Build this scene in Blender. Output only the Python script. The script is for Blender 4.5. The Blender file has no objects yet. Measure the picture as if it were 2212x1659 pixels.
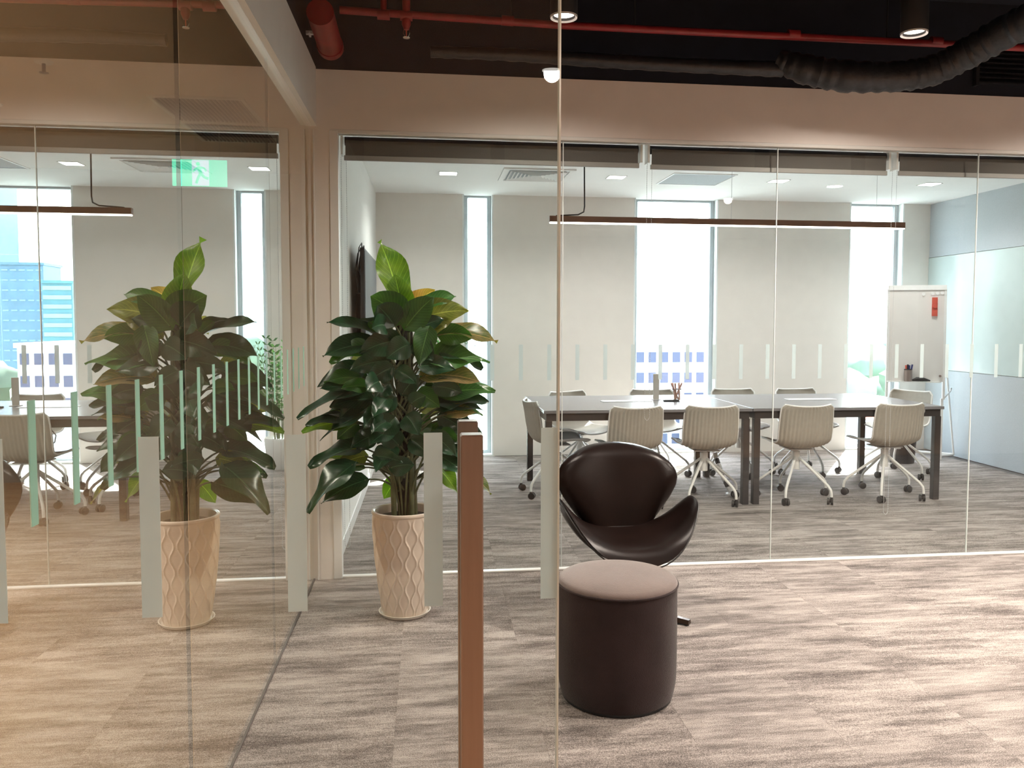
import bpy, math, random
from mathutils import Vector, Matrix
random.seed(7)
PI = math.pi
SC = bpy.context.scene
COL = SC.collection

# ------------------------------------------------------------------ camera
HC = 1.40
F_PX, PX, PY = 1784.0, 1152.0, 796.0
MR = ((0.99202394, -0.00465976, 0.12596345),
      (-0.12602584, -0.05607317, 0.99044096),
      (0.00244795, -0.99841579, -0.05621318))
cam_d = bpy.data.cameras.new('camera'); cam = bpy.data.objects.new('camera', cam_d); COL.objects.link(cam)
m = Matrix(((MR[0][0], -MR[0][1], -MR[0][2], 0), (MR[1][0], -MR[1][1], -MR[1][2], 0), (MR[2][0], -MR[2][1], -MR[2][2], HC), (0, 0, 0, 1)))
cam.matrix_world = m
cam_d.sensor_width = 36.0
cam_d.lens = F_PX / 2212 * 36
cam_d.shift_x = -(PX - 1106) / 2212
cam_d.shift_y = -(829.5 - PY) / 2212
cam_d.clip_start = 0.02; cam_d.clip_end = 5000
SC.camera = cam

def ray(x, y):
    c = (x - PX, y - PY, F_PX)
    return Vector([sum(MR[i][k] * c[k] for k in range(3)) for i in range(3)])
def at(x, y, Y):                     # point of the photograph seen at depth Y
    r = ray(x, y); t = Y / r[1]
    return Vector((r[0] * t, Y, HC + r[2] * t))

# ------------------------------------------------------------------ world, sun, exposure
SC.view_settings.view_transform = 'Standard'; SC.view_settings.look = 'None'
SC.view_settings.gamma = 1.0; SC.view_settings.use_curve_mapping = False
SC.view_settings.exposure = 0.50
SC.cycles.use_denoising = True
SC.cycles.transparent_max_bounces = 32
SC.cycles.max_bounces = 14; SC.cycles.diffuse_bounces = 6; SC.cycles.glossy_bounces = 6
SC.cycles.sample_clamp_indirect = 6.0
SC.cycles.caustics_reflective = False; SC.cycles.caustics_refractive = False
w = bpy.data.worlds.new('world'); SC.world = w; w.use_nodes = True
nt = w.node_tree; nt.nodes.clear()
wo = nt.nodes.new('ShaderNodeOutputWorld'); bg = nt.nodes.new('ShaderNodeBackground')
sky = nt.nodes.new('ShaderNodeTexSky'); sky.sky_type = 'NISHITA'; sky.sun_disc = False
sky.sun_elevation = math.radians(54); sky.sun_rotation = math.radians(34)
sky.air_density = 1.2; sky.dust_density = 4.0; sky.altitude = 10
hsv = nt.nodes.new('ShaderNodeHueSaturation'); hsv.inputs['Saturation'].default_value = 0.6
nt.links.new(sky.outputs[0], hsv.inputs['Color']); nt.links.new(hsv.outputs[0], bg.inputs[0]); nt.links.new(bg.outputs[0], wo.inputs[0])
bg.inputs[1].default_value = 1.9
sun_d = bpy.data.lights.new('sun', 'SUN'); sun = bpy.data.objects.new('sun', sun_d); COL.objects.link(sun)
sun_d.energy = 34.0; sun_d.angle = math.radians(0.6); sun_d.color = (1.0, 0.97, 0.92)
sd = Vector((-1.0, -1.5, -1.8 * 1.38)).normalized()
sun.rotation_euler = sd.to_track_quat('-Z', 'Y').to_euler()

# ------------------------------------------------------------------ materials
MATS = {}
def new_mat(name):
    mt = bpy.data.materials.new(name); mt.use_nodes = True
    MATS[name] = mt
    return mt, mt.node_tree, mt.node_tree.nodes['Principled BSDF']
def N(nt, typ, **kw):
    n = nt.nodes.new(typ)
    for k, v in kw.items(): setattr(n, k, v)
    return n
def basic(name, col, rough=0.5, metal=0.0, var=0.06, scale=8.0, bump=0.0, bscale=200.0, spec=0.5, stretch=(1, 1, 1), trans=0.0, sheen=0.0, coat=0.0):
    mt, nt, b = new_mat(name)
    tc = N(nt, 'ShaderNodeTexCoord'); mp = N(nt, 'ShaderNodeMapping'); mp.inputs['Scale'].default_value = stretch
    nt.links.new(tc.outputs['Object'], mp.inputs[0])
    no = N(nt, 'ShaderNodeTexNoise'); no.inputs['Scale'].default_value = scale; no.inputs['Detail'].default_value = 4
    nt.links.new(mp.outputs[0], no.inputs['Vector'])
    rp = N(nt, 'ShaderNodeValToRGB')
    rp.color_ramp.elements[0].position = 0.3; rp.color_ramp.elements[1].position = 0.7
    rp.color_ramp.elements[0].color = [c * (1 - var) for c in col] + [1]
    rp.color_ramp.elements[1].color = [min(1, c * (1 + var)) for c in col] + [1]
    nt.links.new(no.outputs['Fac'], rp.inputs[0]); nt.links.new(rp.outputs[0], b.inputs['Base Color'])
    b.inputs['Roughness'].default_value = rough; b.inputs['Metallic'].default_value = metal
    b.inputs['Specular IOR Level'].default_value = spec
    if coat: b.inputs['Coat Weight'].default_value = coat
    if sheen: b.inputs['Sheen Weight'].default_value = sheen; b.inputs['Sheen Roughness'].default_value = 0.4
    if bump:
        n2 = N(nt, 'ShaderNodeTexNoise'); n2.inputs['Scale'].default_value = bscale; n2.inputs['Detail'].default_value = 2
        nt.links.new(mp.outputs[0], n2.inputs['Vector'])
        bp = N(nt, 'ShaderNodeBump'); bp.inputs['Strength'].default_value = bump; bp.inputs['Distance'].default_value = 0.004
        nt.links.new(n2.outputs['Fac'], bp.inputs['Height']); nt.links.new(bp.outputs[0], b.inputs['Normal'])
    if trans:
        o = nt.nodes['Material Output']; tr = N(nt, 'ShaderNodeBsdfTranslucent'); tr.inputs[0].default_value = list(col) + [1]
        nt.links.new(rp.outputs[0], tr.inputs[0])
        mx = N(nt, 'ShaderNodeMixShader'); mx.inputs[0].default_value = trans
        nt.links.new(b.outputs[0], mx.inputs[1]); nt.links.new(tr.outputs[0], mx.inputs[2]); nt.links.new(mx.outputs[0], o.inputs[0])
    return mt
def emit(name, col, strength):
    mt, nt, b = new_mat(name)
    no = N(nt, 'ShaderNodeTexNoise'); no.inputs['Scale'].default_value = 3
    b.inputs['Base Color'].default_value = list(col) + [1]
    b.inputs['Emission Color'].default_value = list(col) + [1]; b.inputs['Emission Strength'].default_value = strength
    return mt
def glass(name, tint=(0.97, 0.985, 0.98), base=0.04, k=0.9, power=2.0, rough=0.0):
    mt, nt, b = new_mat(name); nt.nodes.remove(b)
    o = nt.nodes['Material Output']
    tr = N(nt, 'ShaderNodeBsdfTransparent'); tr.inputs[0].default_value = list(tint) + [1]
    gl = N(nt, 'ShaderNodeBsdfGlossy'); gl.inputs['Roughness'].default_value = rough; gl.inputs[0].default_value = (0.97, 0.98, 0.97, 1)
    lw = N(nt, 'ShaderNodeLayerWeight'); lw.inputs[0].default_value = 0.5
    pw = N(nt, 'ShaderNodeMath', operation='POWER'); pw.inputs[1].default_value = power
    nt.links.new(lw.outputs['Facing'], pw.inputs[0])
    ma = N(nt, 'ShaderNodeMath', operation='MULTIPLY_ADD'); ma.inputs[1].default_value = k; ma.inputs[2].default_value = base; ma.use_clamp = True
    nt.links.new(pw.outputs[0], ma.inputs[0])
    ge = N(nt, 'ShaderNodeNewGeometry')
    sb = N(nt, 'ShaderNodeMath', operation='SUBTRACT'); sb.inputs[0].default_value = 1.0; nt.links.new(ge.outputs['Backfacing'], sb.inputs[1])
    mu = N(nt, 'ShaderNodeMath', operation='MULTIPLY'); nt.links.new(ma.outputs[0], mu.inputs[0]); nt.links.new(sb.outputs[0], mu.inputs[1])
    mx = N(nt, 'ShaderNodeMixShader'); nt.links.new(mu.outputs[0], mx.inputs[0]); nt.links.new(tr.outputs[0], mx.inputs[1]); nt.links.new(gl.outputs[0], mx.inputs[2])
    nt.links.new(mx.outputs[0], o.inputs[0])
    return mt
def frost(name, col, alpha):
    mt, nt, b = new_mat(name)
    no = N(nt, 'ShaderNodeTexNoise'); no.inputs['Scale'].default_value = 300
    b.inputs['Base Color'].default_value = list(col) + [1]; b.inputs['Roughness'].default_value = 0.7
    o = nt.nodes['Material Output']
    tl = N(nt, 'ShaderNodeBsdfTranslucent'); tl.inputs[0].default_value = list(col) + [1]
    tp = N(nt, 'ShaderNodeBsdfTransparent'); tp.inputs[0].default_value = (0.9, 0.95, 0.95, 1)
    m1 = N(nt, 'ShaderNodeMixShader'); m1.inputs[0].default_value = 0.72
    m2 = N(nt, 'ShaderNodeMixShader'); m2.inputs[0].default_value = alpha
    nt.links.new(b.outputs[0], m1.inputs[1]); nt.links.new(tl.outputs[0], m1.inputs[2])
    nt.links.new(m1.outputs[0], m2.inputs[1]); nt.links.new(tp.outputs[0], m2.inputs[2]); nt.links.new(m2.outputs[0], o.inputs[0])
    return mt
def streaky(name, ramp, sx, sy, fine, rough=0.95, bump=0.6, contrast=(0.35, 0.65), weave=300.0, spec=0.1):
    """streaks running along X, each tile with its own phase"""
    mt, nt, b = new_mat(name)
    ge = N(nt, 'ShaderNodeNewGeometry'); oi = N(nt, 'ShaderNodeObjectInfo')
    off = N(nt, 'ShaderNodeVectorMath', operation='SCALE'); off.inputs[0].default_value = (0.35, 0.05, 1.2)
    nt.links.new(oi.outputs['Random'], off.inputs['Scale'])
    ad = N(nt, 'ShaderNodeVectorMath', operation='ADD'); nt.links.new(ge.outputs['Position'], ad.inputs[0]); nt.links.new(off.outputs[0], ad.inputs[1])
    def noise(scale, s, det, rg=0.55):
        mp = N(nt, 'ShaderNodeMapping'); mp.inputs['Scale'].default_value = s; nt.links.new(ad.outputs[0], mp.inputs[0])
        n = N(nt, 'ShaderNodeTexNoise'); n.inputs['Scale'].default_value = scale; n.inputs['Detail'].default_value = det; n.inputs['Roughness'].default_value = rg
        nt.links.new(mp.outputs[0], n.inputs['Vector']); return n.outputs['Fac']
    a = noise(1.0, (sx, sy, 0.3), 6, 0.62); c = noise(1.0, (sx * 7, sy * 6, 1), 3); d = noise(weave, (1, 1, 1), 2)
    def madd(x, k, y, ky):
        m1 = N(nt, 'ShaderNodeMath', operation='MULTIPLY'); m1.inputs[1].default_value = k; nt.links.new(x, m1.inputs[0])
        m2 = N(nt, 'ShaderNodeMath', operation='MULTIPLY_ADD'); m2.inputs[1].default_value = ky; nt.links.new(y, m2.inputs[0]); nt.links.new(m1.outputs[0], m2.inputs[2])
        return m2.outputs[0]
    g = noise(1.0, (1.5, 7.0, 0.3), 6, 0.66); s0 = madd(a, 0.34, g, 0.34); s = madd(s0, 1.0, c, 0.12); s = madd(s, 0.90, d, 0.40)
    rp = N(nt, 'ShaderNodeValToRGB'); e = rp.color_ramp.elements
    e[0].position = contrast[0]; e[0].color = list(ramp[0]) + [1]; e[1].position = contrast[1]; e[1].color = list(ramp[-1]) + [1]
    if len(ramp) == 3:
        x = e.new(sum(contrast) / 2); x.color = list(ramp[1]) + [1]
    nt.links.new(s, rp.inputs[0]); nt.links.new(rp.outputs[0], b.inputs['Base Color'])
    b.inputs['Roughness'].default_value = rough; b.inputs['Specular IOR Level'].default_value = spec
    bp = N(nt, 'ShaderNodeBump'); bp.inputs['Strength'].default_value = bump; bp.inputs['Distance'].default_value = 0.004
    nt.links.new(d, bp.inputs['Height']); nt.links.new(bp.outputs[0], b.inputs['Normal'])
    return mt

streaky('carpet', [(0.065, 0.055, 0.052), (0.20, 0.176, 0.166), (0.44, 0.395, 0.37)], 3.4, 21.0, 1, bump=0.9, contrast=(0.43, 0.63), weave=300.0)
streaky('stone_vinyl', [(0.26, 0.13, 0.065), (0.46, 0.27, 0.15), (0.60, 0.40, 0.26)], 1.2, 6.0, 1, rough=0.4, bump=0.05, contrast=(0.36, 0.64), weave=60.0, spec=0.4)
basic('paint_white', (0.78, 0.77, 0.75), 0.8, var=0.015)
basic('paint_cream', (0.74, 0.71, 0.67), 0.85, var=0.02)
basic('paint_bulkhead', (0.80, 0.76, 0.73), 0.85, var=0.02)
basic('paint_beam', (0.74, 0.745, 0.73), 0.6, var=0.02)
basic('paint_ceiling', (0.80, 0.80, 0.79), 0.9, var=0.01)
basic('ceiling_beige', (0.62, 0.54, 0.46), 0.9, var=0.02)
basic('paint_dark', (0.006, 0.008, 0.018), 0.8, var=0.2)
basic('black_metal', (0.02, 0.02, 0.022), 0.45, var=0.1)
basic('duct_wrap', (0.016, 0.017, 0.022), 0.4, var=0.35, scale=25, bump=0.5, bscale=60)
basic('red_paint', (0.26, 0.018, 0.022), 0.35, var=0.2, scale=12)
basic('white_metal', (0.78, 0.78, 0.77), 0.35, var=0.02)
basic('aluminium', (0.55, 0.58, 0.60), 0.35, metal=0.5, var=0.05)
basic('window_frame', (0.42, 0.47, 0.50), 0.5, var=0.04)
basic('reveal', (0.78, 0.82, 0.82), 0.6, var=0.02)
basic('chrome', (0.7, 0.7, 0.7), 0.15, metal=1.0, var=0.03)
basic('steel_handle', (0.31, 0.245, 0.215), 0.36, metal=1.0, var=0.05, stretch=(20, 20, 1))
basic('fabric_blue_grey', (0.44, 0.48, 0.51), 0.95, var=0.05, scale=120, bump=0.3, bscale=500)
basic('board_glass', (0.50, 0.59, 0.585), 0.10, var=0.02, spec=0.25)
basic('blind_fabric', (0.15, 0.14, 0.13), 0.9, var=0.08, scale=200, trans=0.12)
basic('blind_bar', (0.36, 0.35, 0.34), 0.5, var=0.03)
basic('leather', (0.0085, 0.0042, 0.0034), 0.29, var=0.3, scale=6, bump=0.10, bscale=320, spec=0.20)
basic('leather_side', (0.010, 0.007, 0.006), 0.45, var=0.2, scale=6, bump=0.2, bscale=320)
basic('velvet', (0.032, 0.020, 0.0205), 0.9, var=0.22, scale=7, bump=0.5, bscale=420, sheen=0.25, spec=0.2)  # pouf sides: the shaded copy of the one brown velvet
basic('velvet_lit', (0.155, 0.118, 0.108), 0.9, var=0.10, scale=9, bump=0.4, bscale=420, sheen=0.6)  # paler copy for the pouf pad, overhead light put into the colour
basic('bronze_foot', (0.10, 0.07, 0.055), 0.3, metal=0.9, var=0.1)
basic('ceramic', (0.66, 0.57, 0.49), 0.30, var=0.06, scale=10, coat=0.3)
basic('saucer_ceramic', (0.78, 0.74, 0.68), 0.25, var=0.03)
basic('soil', (0.03, 0.02, 0.015), 1.0, var=0.6, scale=60, bump=1.0, bscale=120)
basic('moss_pole', (0.022, 0.019, 0.018), 1.0, var=0.5, scale=40, bump=1.0, bscale=90)
basic('petiole_green', (0.10, 0.12, 0.055), 0.5, var=0.25, scale=20)
basic('chair_shell', (0.38, 0.355, 0.31), 0.6, var=0.03, scale=30, bump=0.15, bscale=500)
basic('caster_black', (0.02, 0.018, 0.018), 0.45, var=0.2)
basic('table_top', (0.20, 0.20, 0.215), 0.22, var=0.02, scale=20)
basic('table_frame', (0.030, 0.027, 0.027), 0.45, var=0.1)
basic('lamp_body', (0.16, 0.075, 0.045), 0.5, var=0.1)
basic('cable_black', (0.012, 0.012, 0.013), 0.5)
basic('whiteboard', (0.74, 0.715, 0.69), 0.25, var=0.015)
basic('red_plastic', (0.55, 0.10, 0.07), 0.4)
basic('blue_plastic', (0.04, 0.05, 0.20), 0.4)
basic('wood_pencil', (0.50, 0.30, 0.24), 0.6, var=0.15, scale=50)
basic('mesh_metal', (0.30, 0.24, 0.22), 0.4, metal=0.5)
basic('clear_acrylic', (0.55, 0.54, 0.50), 0.3)
basic('grey_plastic', (0.55, 0.55, 0.56), 0.4)
basic('skin_white', (0.80, 0.80, 0.79), 0.4)
basic('tile_building', (0.75, 0.76, 0.76), 0.8)
basic('building_white', (0.55, 0.56, 0.57), 0.8, var=0.03)
basic('building_blue', (0.13, 0.24, 0.33), 0.3, var=0.1, scale=0.2)
basic('building_teal', (0.10, 0.26, 0.30), 0.3, var=0.1, scale=0.2)
basic('building_band', (0.28, 0.42, 0.44), 0.3, var=0.05, scale=0.2)
basic('building_window', (0.085, 0.10, 0.15), 0.3, spec=.2)
basic('roof_tile', (0.62, 0.17, 0.09), 0.8, var=0.1, scale=1)
basic('tree_green', (0.14, 0.19, 0.13), 0.9, var=0.4, scale=0.6)  # desaturated, stands in for haze over the trees
basic('ground_far', (0.30, 0.32, 0.30), 0.95, var=0.25, scale=0.05)  # greyed, city haze put into the colour
basic('hill_far', (0.20, 0.30, 0.30), 0.95, var=0.2, scale=0.02)  # pale, distance haze put into the colour
basic('lobby_wall', (0.34, 0.29, 0.25), 0.85, var=0.02)
def leafmat(name, c1, c2, trans=0.35, rough=0.32):
    mt, nt, b = new_mat(name)
    tc = N(nt, 'ShaderNodeTexCoord'); no = N(nt, 'ShaderNodeTexNoise'); no.inputs['Scale'].default_value = 11; no.inputs['Detail'].default_value = 5
    nt.links.new(tc.outputs['Object'], no.inputs['Vector'])
    rp = N(nt, 'ShaderNodeValToRGB'); rp.color_ramp.elements[0].position = 0.35; rp.color_ramp.elements[1].position = 0.68
    rp.color_ramp.elements[0].color = list(c1) + [1]; rp.color_ramp.elements[1].color = list(c2) + [1]
    nt.links.new(no.outputs['Fac'], rp.inputs[0])
    uv = N(nt, 'ShaderNodeAttribute'); uv.attribute_name = 'leafuv'       # x: along, y: across (0 = midrib)
    sp = N(nt, 'ShaderNodeSeparateXYZ'); nt.links.new(uv.outputs['Vector'], sp.inputs[0])
    ab = N(nt, 'ShaderNodeMath', operation='ABSOLUTE'); nt.links.new(sp.outputs['Y'], ab.inputs[0])
    # side veins: sweep forward
    mm = N(nt, 'ShaderNodeMath', operation='MULTIPLY_ADD'); mm.inputs[1].default_value = -0.28; nt.links.new(ab.outputs[0], mm.inputs[0]); nt.links.new(sp.outputs['X'], mm.inputs[2])
    ms = N(nt, 'ShaderNodeMath', operation='MULTIPLY'); ms.inputs[1].default_value = 75.0; nt.links.new(mm.outputs[0], ms.inputs[0])
    sn = N(nt, 'ShaderNodeMath', operation='SINE'); nt.links.new(ms.outputs[0], sn.inputs[0])
    pw = N(nt, 'ShaderNodeMath', operation='GREATER_THAN'); pw.inputs[1].default_value = 0.93; nt.links.new(sn.outputs[0], pw.inputs[0])
    mr = N(nt, 'ShaderNodeMath', operation='LESS_THAN'); mr.inputs[1].default_value = 0.035; nt.links.new(ab.outputs[0], mr.inputs[0])
    mxm = N(nt, 'ShaderNodeMath', operation='MAXIMUM'); nt.links.new(mr.outputs[0], mxm.inputs[0])
    sc = N(nt, 'ShaderNodeMath', operation='MULTIPLY'); sc.inputs[1].default_value = 0.35; nt.links.new(pw.outputs[0], sc.inputs[0]); nt.links.new(sc.outputs[0], mxm.inputs[1])
    mc = N(nt, 'ShaderNodeMix', data_type='RGBA'); nt.links.new(mxm.outputs[0], mc.inputs[0]); nt.links.new(rp.outputs[0], mc.inputs[6])
    mc.inputs[7].default_value = [min(1, x * 1.8 + 0.03) for x in c2] + [1]
    nt.links.new(mc.outputs[2], b.inputs['Base Color']); b.inputs['Roughness'].default_value = rough
    o = nt.nodes['Material Output']; tr = N(nt, 'ShaderNodeBsdfTranslucent'); 
    br = N(nt, 'ShaderNodeMix', data_type='RGBA'); br.inputs[0].default_value = 1.0; br.blend_type = 'MULTIPLY'; br.inputs[7].default_value = (1.6, 2.0, 0.5, 1)
    nt.links.new(mc.outputs[2], br.inputs[6]); nt.links.new(br.outputs[2], tr.inputs[0])
    mx = N(nt, 'ShaderNodeMixShader'); mx.inputs[0].default_value = trans
    nt.links.new(b.outputs[0], mx.inputs[1]); nt.links.new(tr.outputs[0], mx.inputs[2]); nt.links.new(mx.outputs[0], o.inputs[0])
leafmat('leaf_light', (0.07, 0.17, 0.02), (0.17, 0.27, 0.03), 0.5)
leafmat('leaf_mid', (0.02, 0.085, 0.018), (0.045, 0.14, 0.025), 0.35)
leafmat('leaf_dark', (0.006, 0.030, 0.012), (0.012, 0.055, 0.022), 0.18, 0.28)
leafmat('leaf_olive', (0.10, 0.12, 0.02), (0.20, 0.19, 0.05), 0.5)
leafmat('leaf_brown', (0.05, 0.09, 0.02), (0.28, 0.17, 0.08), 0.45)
leafmat('leaf_ochre', (0.34, 0.20, 0.03), (0.60, 0.38, 0.12), 0.55)
glass('glass_clear', base=0.035, k=0.85, power=2.6)
glass('glass_partition', base=0.03, k=0.75, power=2.2)
glass('glass_side', tint=(0.90, 0.95, 0.93), base=0.05, k=1.0, power=1.05)
glass('glass_window', tint=(0.93, 0.97, 0.98), base=0.03, k=0.8, power=3)
frost('frost_strip', (0.78, 0.85, 0.85), 0.20)
frost('frost_strip_green', (0.60, 0.88, 0.82), 0.18)
mt, ntx, bb = new_mat('glass_edge'); bb.inputs['Base Color'].default_value = (0.66, 0.74, 0.72, 1); bb.inputs['Roughness'].default_value = 0.2
basic('joint_seal', (0.10, 0.09, 0.085), 0.6)
basic('joint_clear', (0.72, 0.78, 0.77), 0.3)
emit('light_panel', (1.0, 0.96, 0.90), 9.0)
emit('pendant_glow', (1.0, 0.93, 0.82), 5.0)
emit('can_glow', (1.0, 0.86, 0.72), 14.0)
emit('exit_green', (0.02, 0.62, 0.36), 3.2)
emit('exit_white', (0.75, 0.80, 0.95), 2.2)

# ------------------------------------------------------------------ mesh helpers
ORG = {}
class MB:
    def __init__(s): s.v = []; s.f = []; s.mi = []
    def add(s, vs, fs):
        n = len(s.v); s.v += [Vector(v) for v in vs]; s.f += [[i + n for i in f] for f in fs]; return s
    def box(s, a, b, bev=0.0):
        (x0, y0, z0), (x1, y1, z1) = a, b
        x0, x1 = min(x0, x1), max(x0, x1); y0, y1 = min(y0, y1), max(y0, y1); z0, z1 = min(z0, z1), max(z0, z1)
        if bev <= 0:
            vs = [(x0, y0, z0), (x1, y0, z0), (x1, y1, z0), (x0, y1, z0), (x0, y0, z1), (x1, y0, z1), (x1, y1, z1), (x0, y1, z1)]
            fs = [(0, 3, 2, 1), (4, 5, 6, 7), (0, 1, 5, 4), (1, 2, 6, 5), (2, 3, 7, 6), (3, 0, 4, 7)]
            return s.add(vs, fs)
        r = bev
        # chamfered box: 24 verts
        vs = []; idx = {}
        for sx in (0, 1):
            for sy in (0, 1):
                for sz in (0, 1):
                    X, Y, Z = (x0, x1)[sx], (y0, y1)[sy], (z0, z1)[sz]
                    dx, dy, dz = (r if not sx else -r), (r if not sy else -r), (r if not sz else -r)
                    for k, p in enumerate(((X, Y + dy, Z + dz), (X + dx, Y, Z + dz), (X + dx, Y + dy, Z))):
                        idx[(sx, sy, sz, k)] = len(vs); vs.append(p)
        I = idx; fs = []
        for a_ in (0, 1):
            q = [(a_, 0, 0), (a_, 1, 0), (a_, 1, 1), (a_, 0, 1)]; f = [I[(x, y, z, 0)] for x, y, z in q]; fs.append(f if a_ else f[::-1])
            q = [(0, a_, 0), (1, a_, 0), (1, a_, 1), (0, a_, 1)]; f = [I[(x, y, z, 1)] for x, y, z in q]; fs.append(f[::-1] if a_ else f)
            q = [(0, 0, a_), (1, 0, a_), (1, 1, a_), (0, 1, a_)]; f = [I[(x, y, z, 2)] for x, y, z in q]; fs.append(f if a_ else f[::-1])
        for a_ in (0, 1):
            for b_ in (0, 1):
                f = [I[(a_, b_, 0, 0)], I[(a_, b_, 1, 0)], I[(a_, b_, 1, 1)], I[(a_, b_, 0, 1)]]; fs.append(f)
                f = [I[(a_, 0, b_, 0)], I[(a_, 1, b_, 0)], I[(a_, 1, b_, 2)], I[(a_, 0, b_, 2)]]; fs.append(f)
                f = [I[(0, a_, b_, 1)], I[(1, a_, b_, 1)], I[(1, a_, b_, 2)], I[(0, a_, b_, 2)]]; fs.append(f)
        for sx in (0, 1):
            for sy in (0, 1):
                for sz in (0, 1): fs.append([I[(sx, sy, sz, k)] for k in range(3)])
        return s.add(vs, fs)
    def tube(s, pts, rad, n=10, cap=True):
        pts = [Vector(p) for p in pts]
        if not hasattr(rad, '__len__'): rad = [rad] * len(pts)
        base = len(s.v); prev = None
        for i, p in enumerate(pts):
            t = (pts[min(i + 1, len(pts) - 1)] - pts[max(i - 1, 0)]).normalized()
            if prev is None:
                u = t.orthogonal().normalized()
            else:
                u = prev - t * prev.dot(t)
                u = u.normalized() if u.length > 1e-6 else t.orthogonal().normalized()
            prev = u; v = t.cross(u)
            for k in range(n):
                a = 2 * PI * k / n; s.v.append(p + (u * math.cos(a) + v * math.sin(a)) * rad[i])
        for i in range(len(pts) - 1):
            for k in range(n):
                a = base + i * n + k; b = base + i * n + (k + 1) % n
                s.f.append([a, b, b + n, a + n])
        if cap:
            s.f.append([base + k for k in range(n)][::-1]); e = base + (len(pts) - 1) * n; s.f.append([e + k for k in range(n)])
        return s
    def lathe(s, prof, c=(0, 0, 0), n=32, cap0=True, cap1=True, axis=None):
        base = len(s.v); c = Vector(c)
        for r, z in prof:
            for k in range(n):
                a = 2 * PI * k / n; s.v.append(c + Vector((r * math.cos(a), r * math.sin(a), z)))
        for i in range(len(prof) - 1):
            for k in range(n):
                a = base + i * n + k; b = base + i * n + (k + 1) % n; s.f.append([a, b, b + n, a + n])
        if cap0: s.f.append([base + k for k in range(n)][::-1])
        if cap1: e = base + (len(prof) - 1) * n; s.f.append([e + k for k in range(n)])
        return s
    def grid(s, fn, nu, nv, closed_u=False):
        base = len(s.v)
        for j in range(nv + 1):
            for i in range(nu + (0 if closed_u else 1)):
                s.v.append(Vector(fn(i / nu, j / nv)))
        W = nu if closed_u else nu + 1
        for j in range(nv):
            for i in range(nu):
                a = base + j * W + i; b = base + j * W + (i + 1) % W
                s.f.append([a, b, b + W, a + W])
        return s
    def build(s, name, mat, parent=None, loc=None, smooth=False, kind=None):
        me = bpy.data.meshes.new(name)
        o = bpy.data.objects.new(name, me); COL.objects.link(o)
        if parent is not None:
            org = ORG[parent.name]; o.parent = parent
        else:
            org = Vector(loc) if loc is not None else Vector((0, 0, 0)); o.location = org
        ORG[o.name] = org
        me.from_pydata([tuple(v - org) for v in s.v], [], s.f); me.update()
        me.materials.append(MATS[mat])
        if smooth:
            me.polygons.foreach_set('use_smooth', [True] * len(me.polygons))
            try: me.set_sharp_from_angle(angle=math.radians(40))
            except Exception: pass
        if kind: o['kind'] = kind
        return o
def thing(name, label, cat, loc=(0, 0, 0), group=None, kind=None):
    o = bpy.data.objects.new(name, None); COL.objects.link(o); o.location = loc; o.empty_display_size = 0.05
    ORG[o.name] = Vector(loc)
    if label: o['label'] = label
    if cat: o['category'] = cat
    if group: o['group'] = group
    if kind: o['kind'] = kind
    return o
def tag(o, label, cat, group=None):
    o['label'] = label; o['category'] = cat
    if group: o['group'] = group
    return o
def struct(name, mb, mat, label=None, parent=None):
    o = mb.build(name, mat, parent)
    if parent is None: o['kind'] = 'structure'
    if label: o['label'] = label
    return o
def bx(a, b, bev=0.0): return MB().box(a, b, bev)
def bez(p0, p1, p2, n):
    return [p0 * (1 - t) ** 2 + p1 * 2 * t * (1 - t) + p2 * t * t for t in [i / n for i in range(n + 1)]]
def share(o, name, parent, loc=None, rz=None):
    c = o.copy(); c.name = name; COL.objects.link(c); c.parent = parent
    if loc is not None: c.location = loc
    ORG[c.name] = ORG[parent.name]
    return c
def dup(root, loc, rz, label, group=None):
    r = root.copy(); COL.objects.link(r); r.location = loc; r.rotation_euler = (0, 0, rz); r['label'] = label
    if group: r['group'] = group
    for ch in root.children:
        c = ch.copy(); COL.objects.link(c); c.parent = r
        for g in ch.children:
            d = g.copy(); COL.objects.link(d); d.parent = c
    return r
def hole_wall(x0, x1, y0, y1, z0, z1, holes):
    """wall along X with full-height openings"""
    mb = MB(); x = x0
    for a, b in holes: mb.box((x, y0, z0), (a, y1, z1)); x = b
    mb.box((x, y0, z0), (x1, y1, z1)); return mb

# ================================================================== SETTING
XG, YP, YF, YB = -0.62, 4.555, 0.94, 8.54          # side glass, meeting partition, entrance glass, window wall
ZC = 2.70
# floors
fl = struct('floor', bx((-0.62, 0.90, -0.15), (9.0, 8.75, -0.008)), 'joint_seal', 'grey streaked carpet tile floor of corridor and meeting room')
tile = None
def tile_mb(a, b, t, e): return bx((0.0002, 0.0002, -t), (a - 0.0002, b - 0.0002, 0), e)
for (X0, X1, Y0, Y1) in ((-0.62, 6.9, 1.04, 8.54),):
    ny = 15; nx = 15
    for j in range(ny):
        for i in range(nx):
            x = X0 + i * 0.5; y = Y0 + j * 0.5
            if y > 4.4 and x > 5.3: continue
            if tile is None:
                mb = tile_mb(0.5, 0.5, 0.008, 0.0003); tile = mb.build('carpet_tile', 'carpet', fl); tile.location = (x, y, 0)
            else: share(tile, 'carpet_tile', fl, (x, y, 0))
fl2 = struct('floor', bx((-6.0, -5.2, -0.15), (-0.62, 8.6, -0.006)), 'joint_seal', 'warm stone-look vinyl tile floor beyond the side glass')
tile = None
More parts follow.
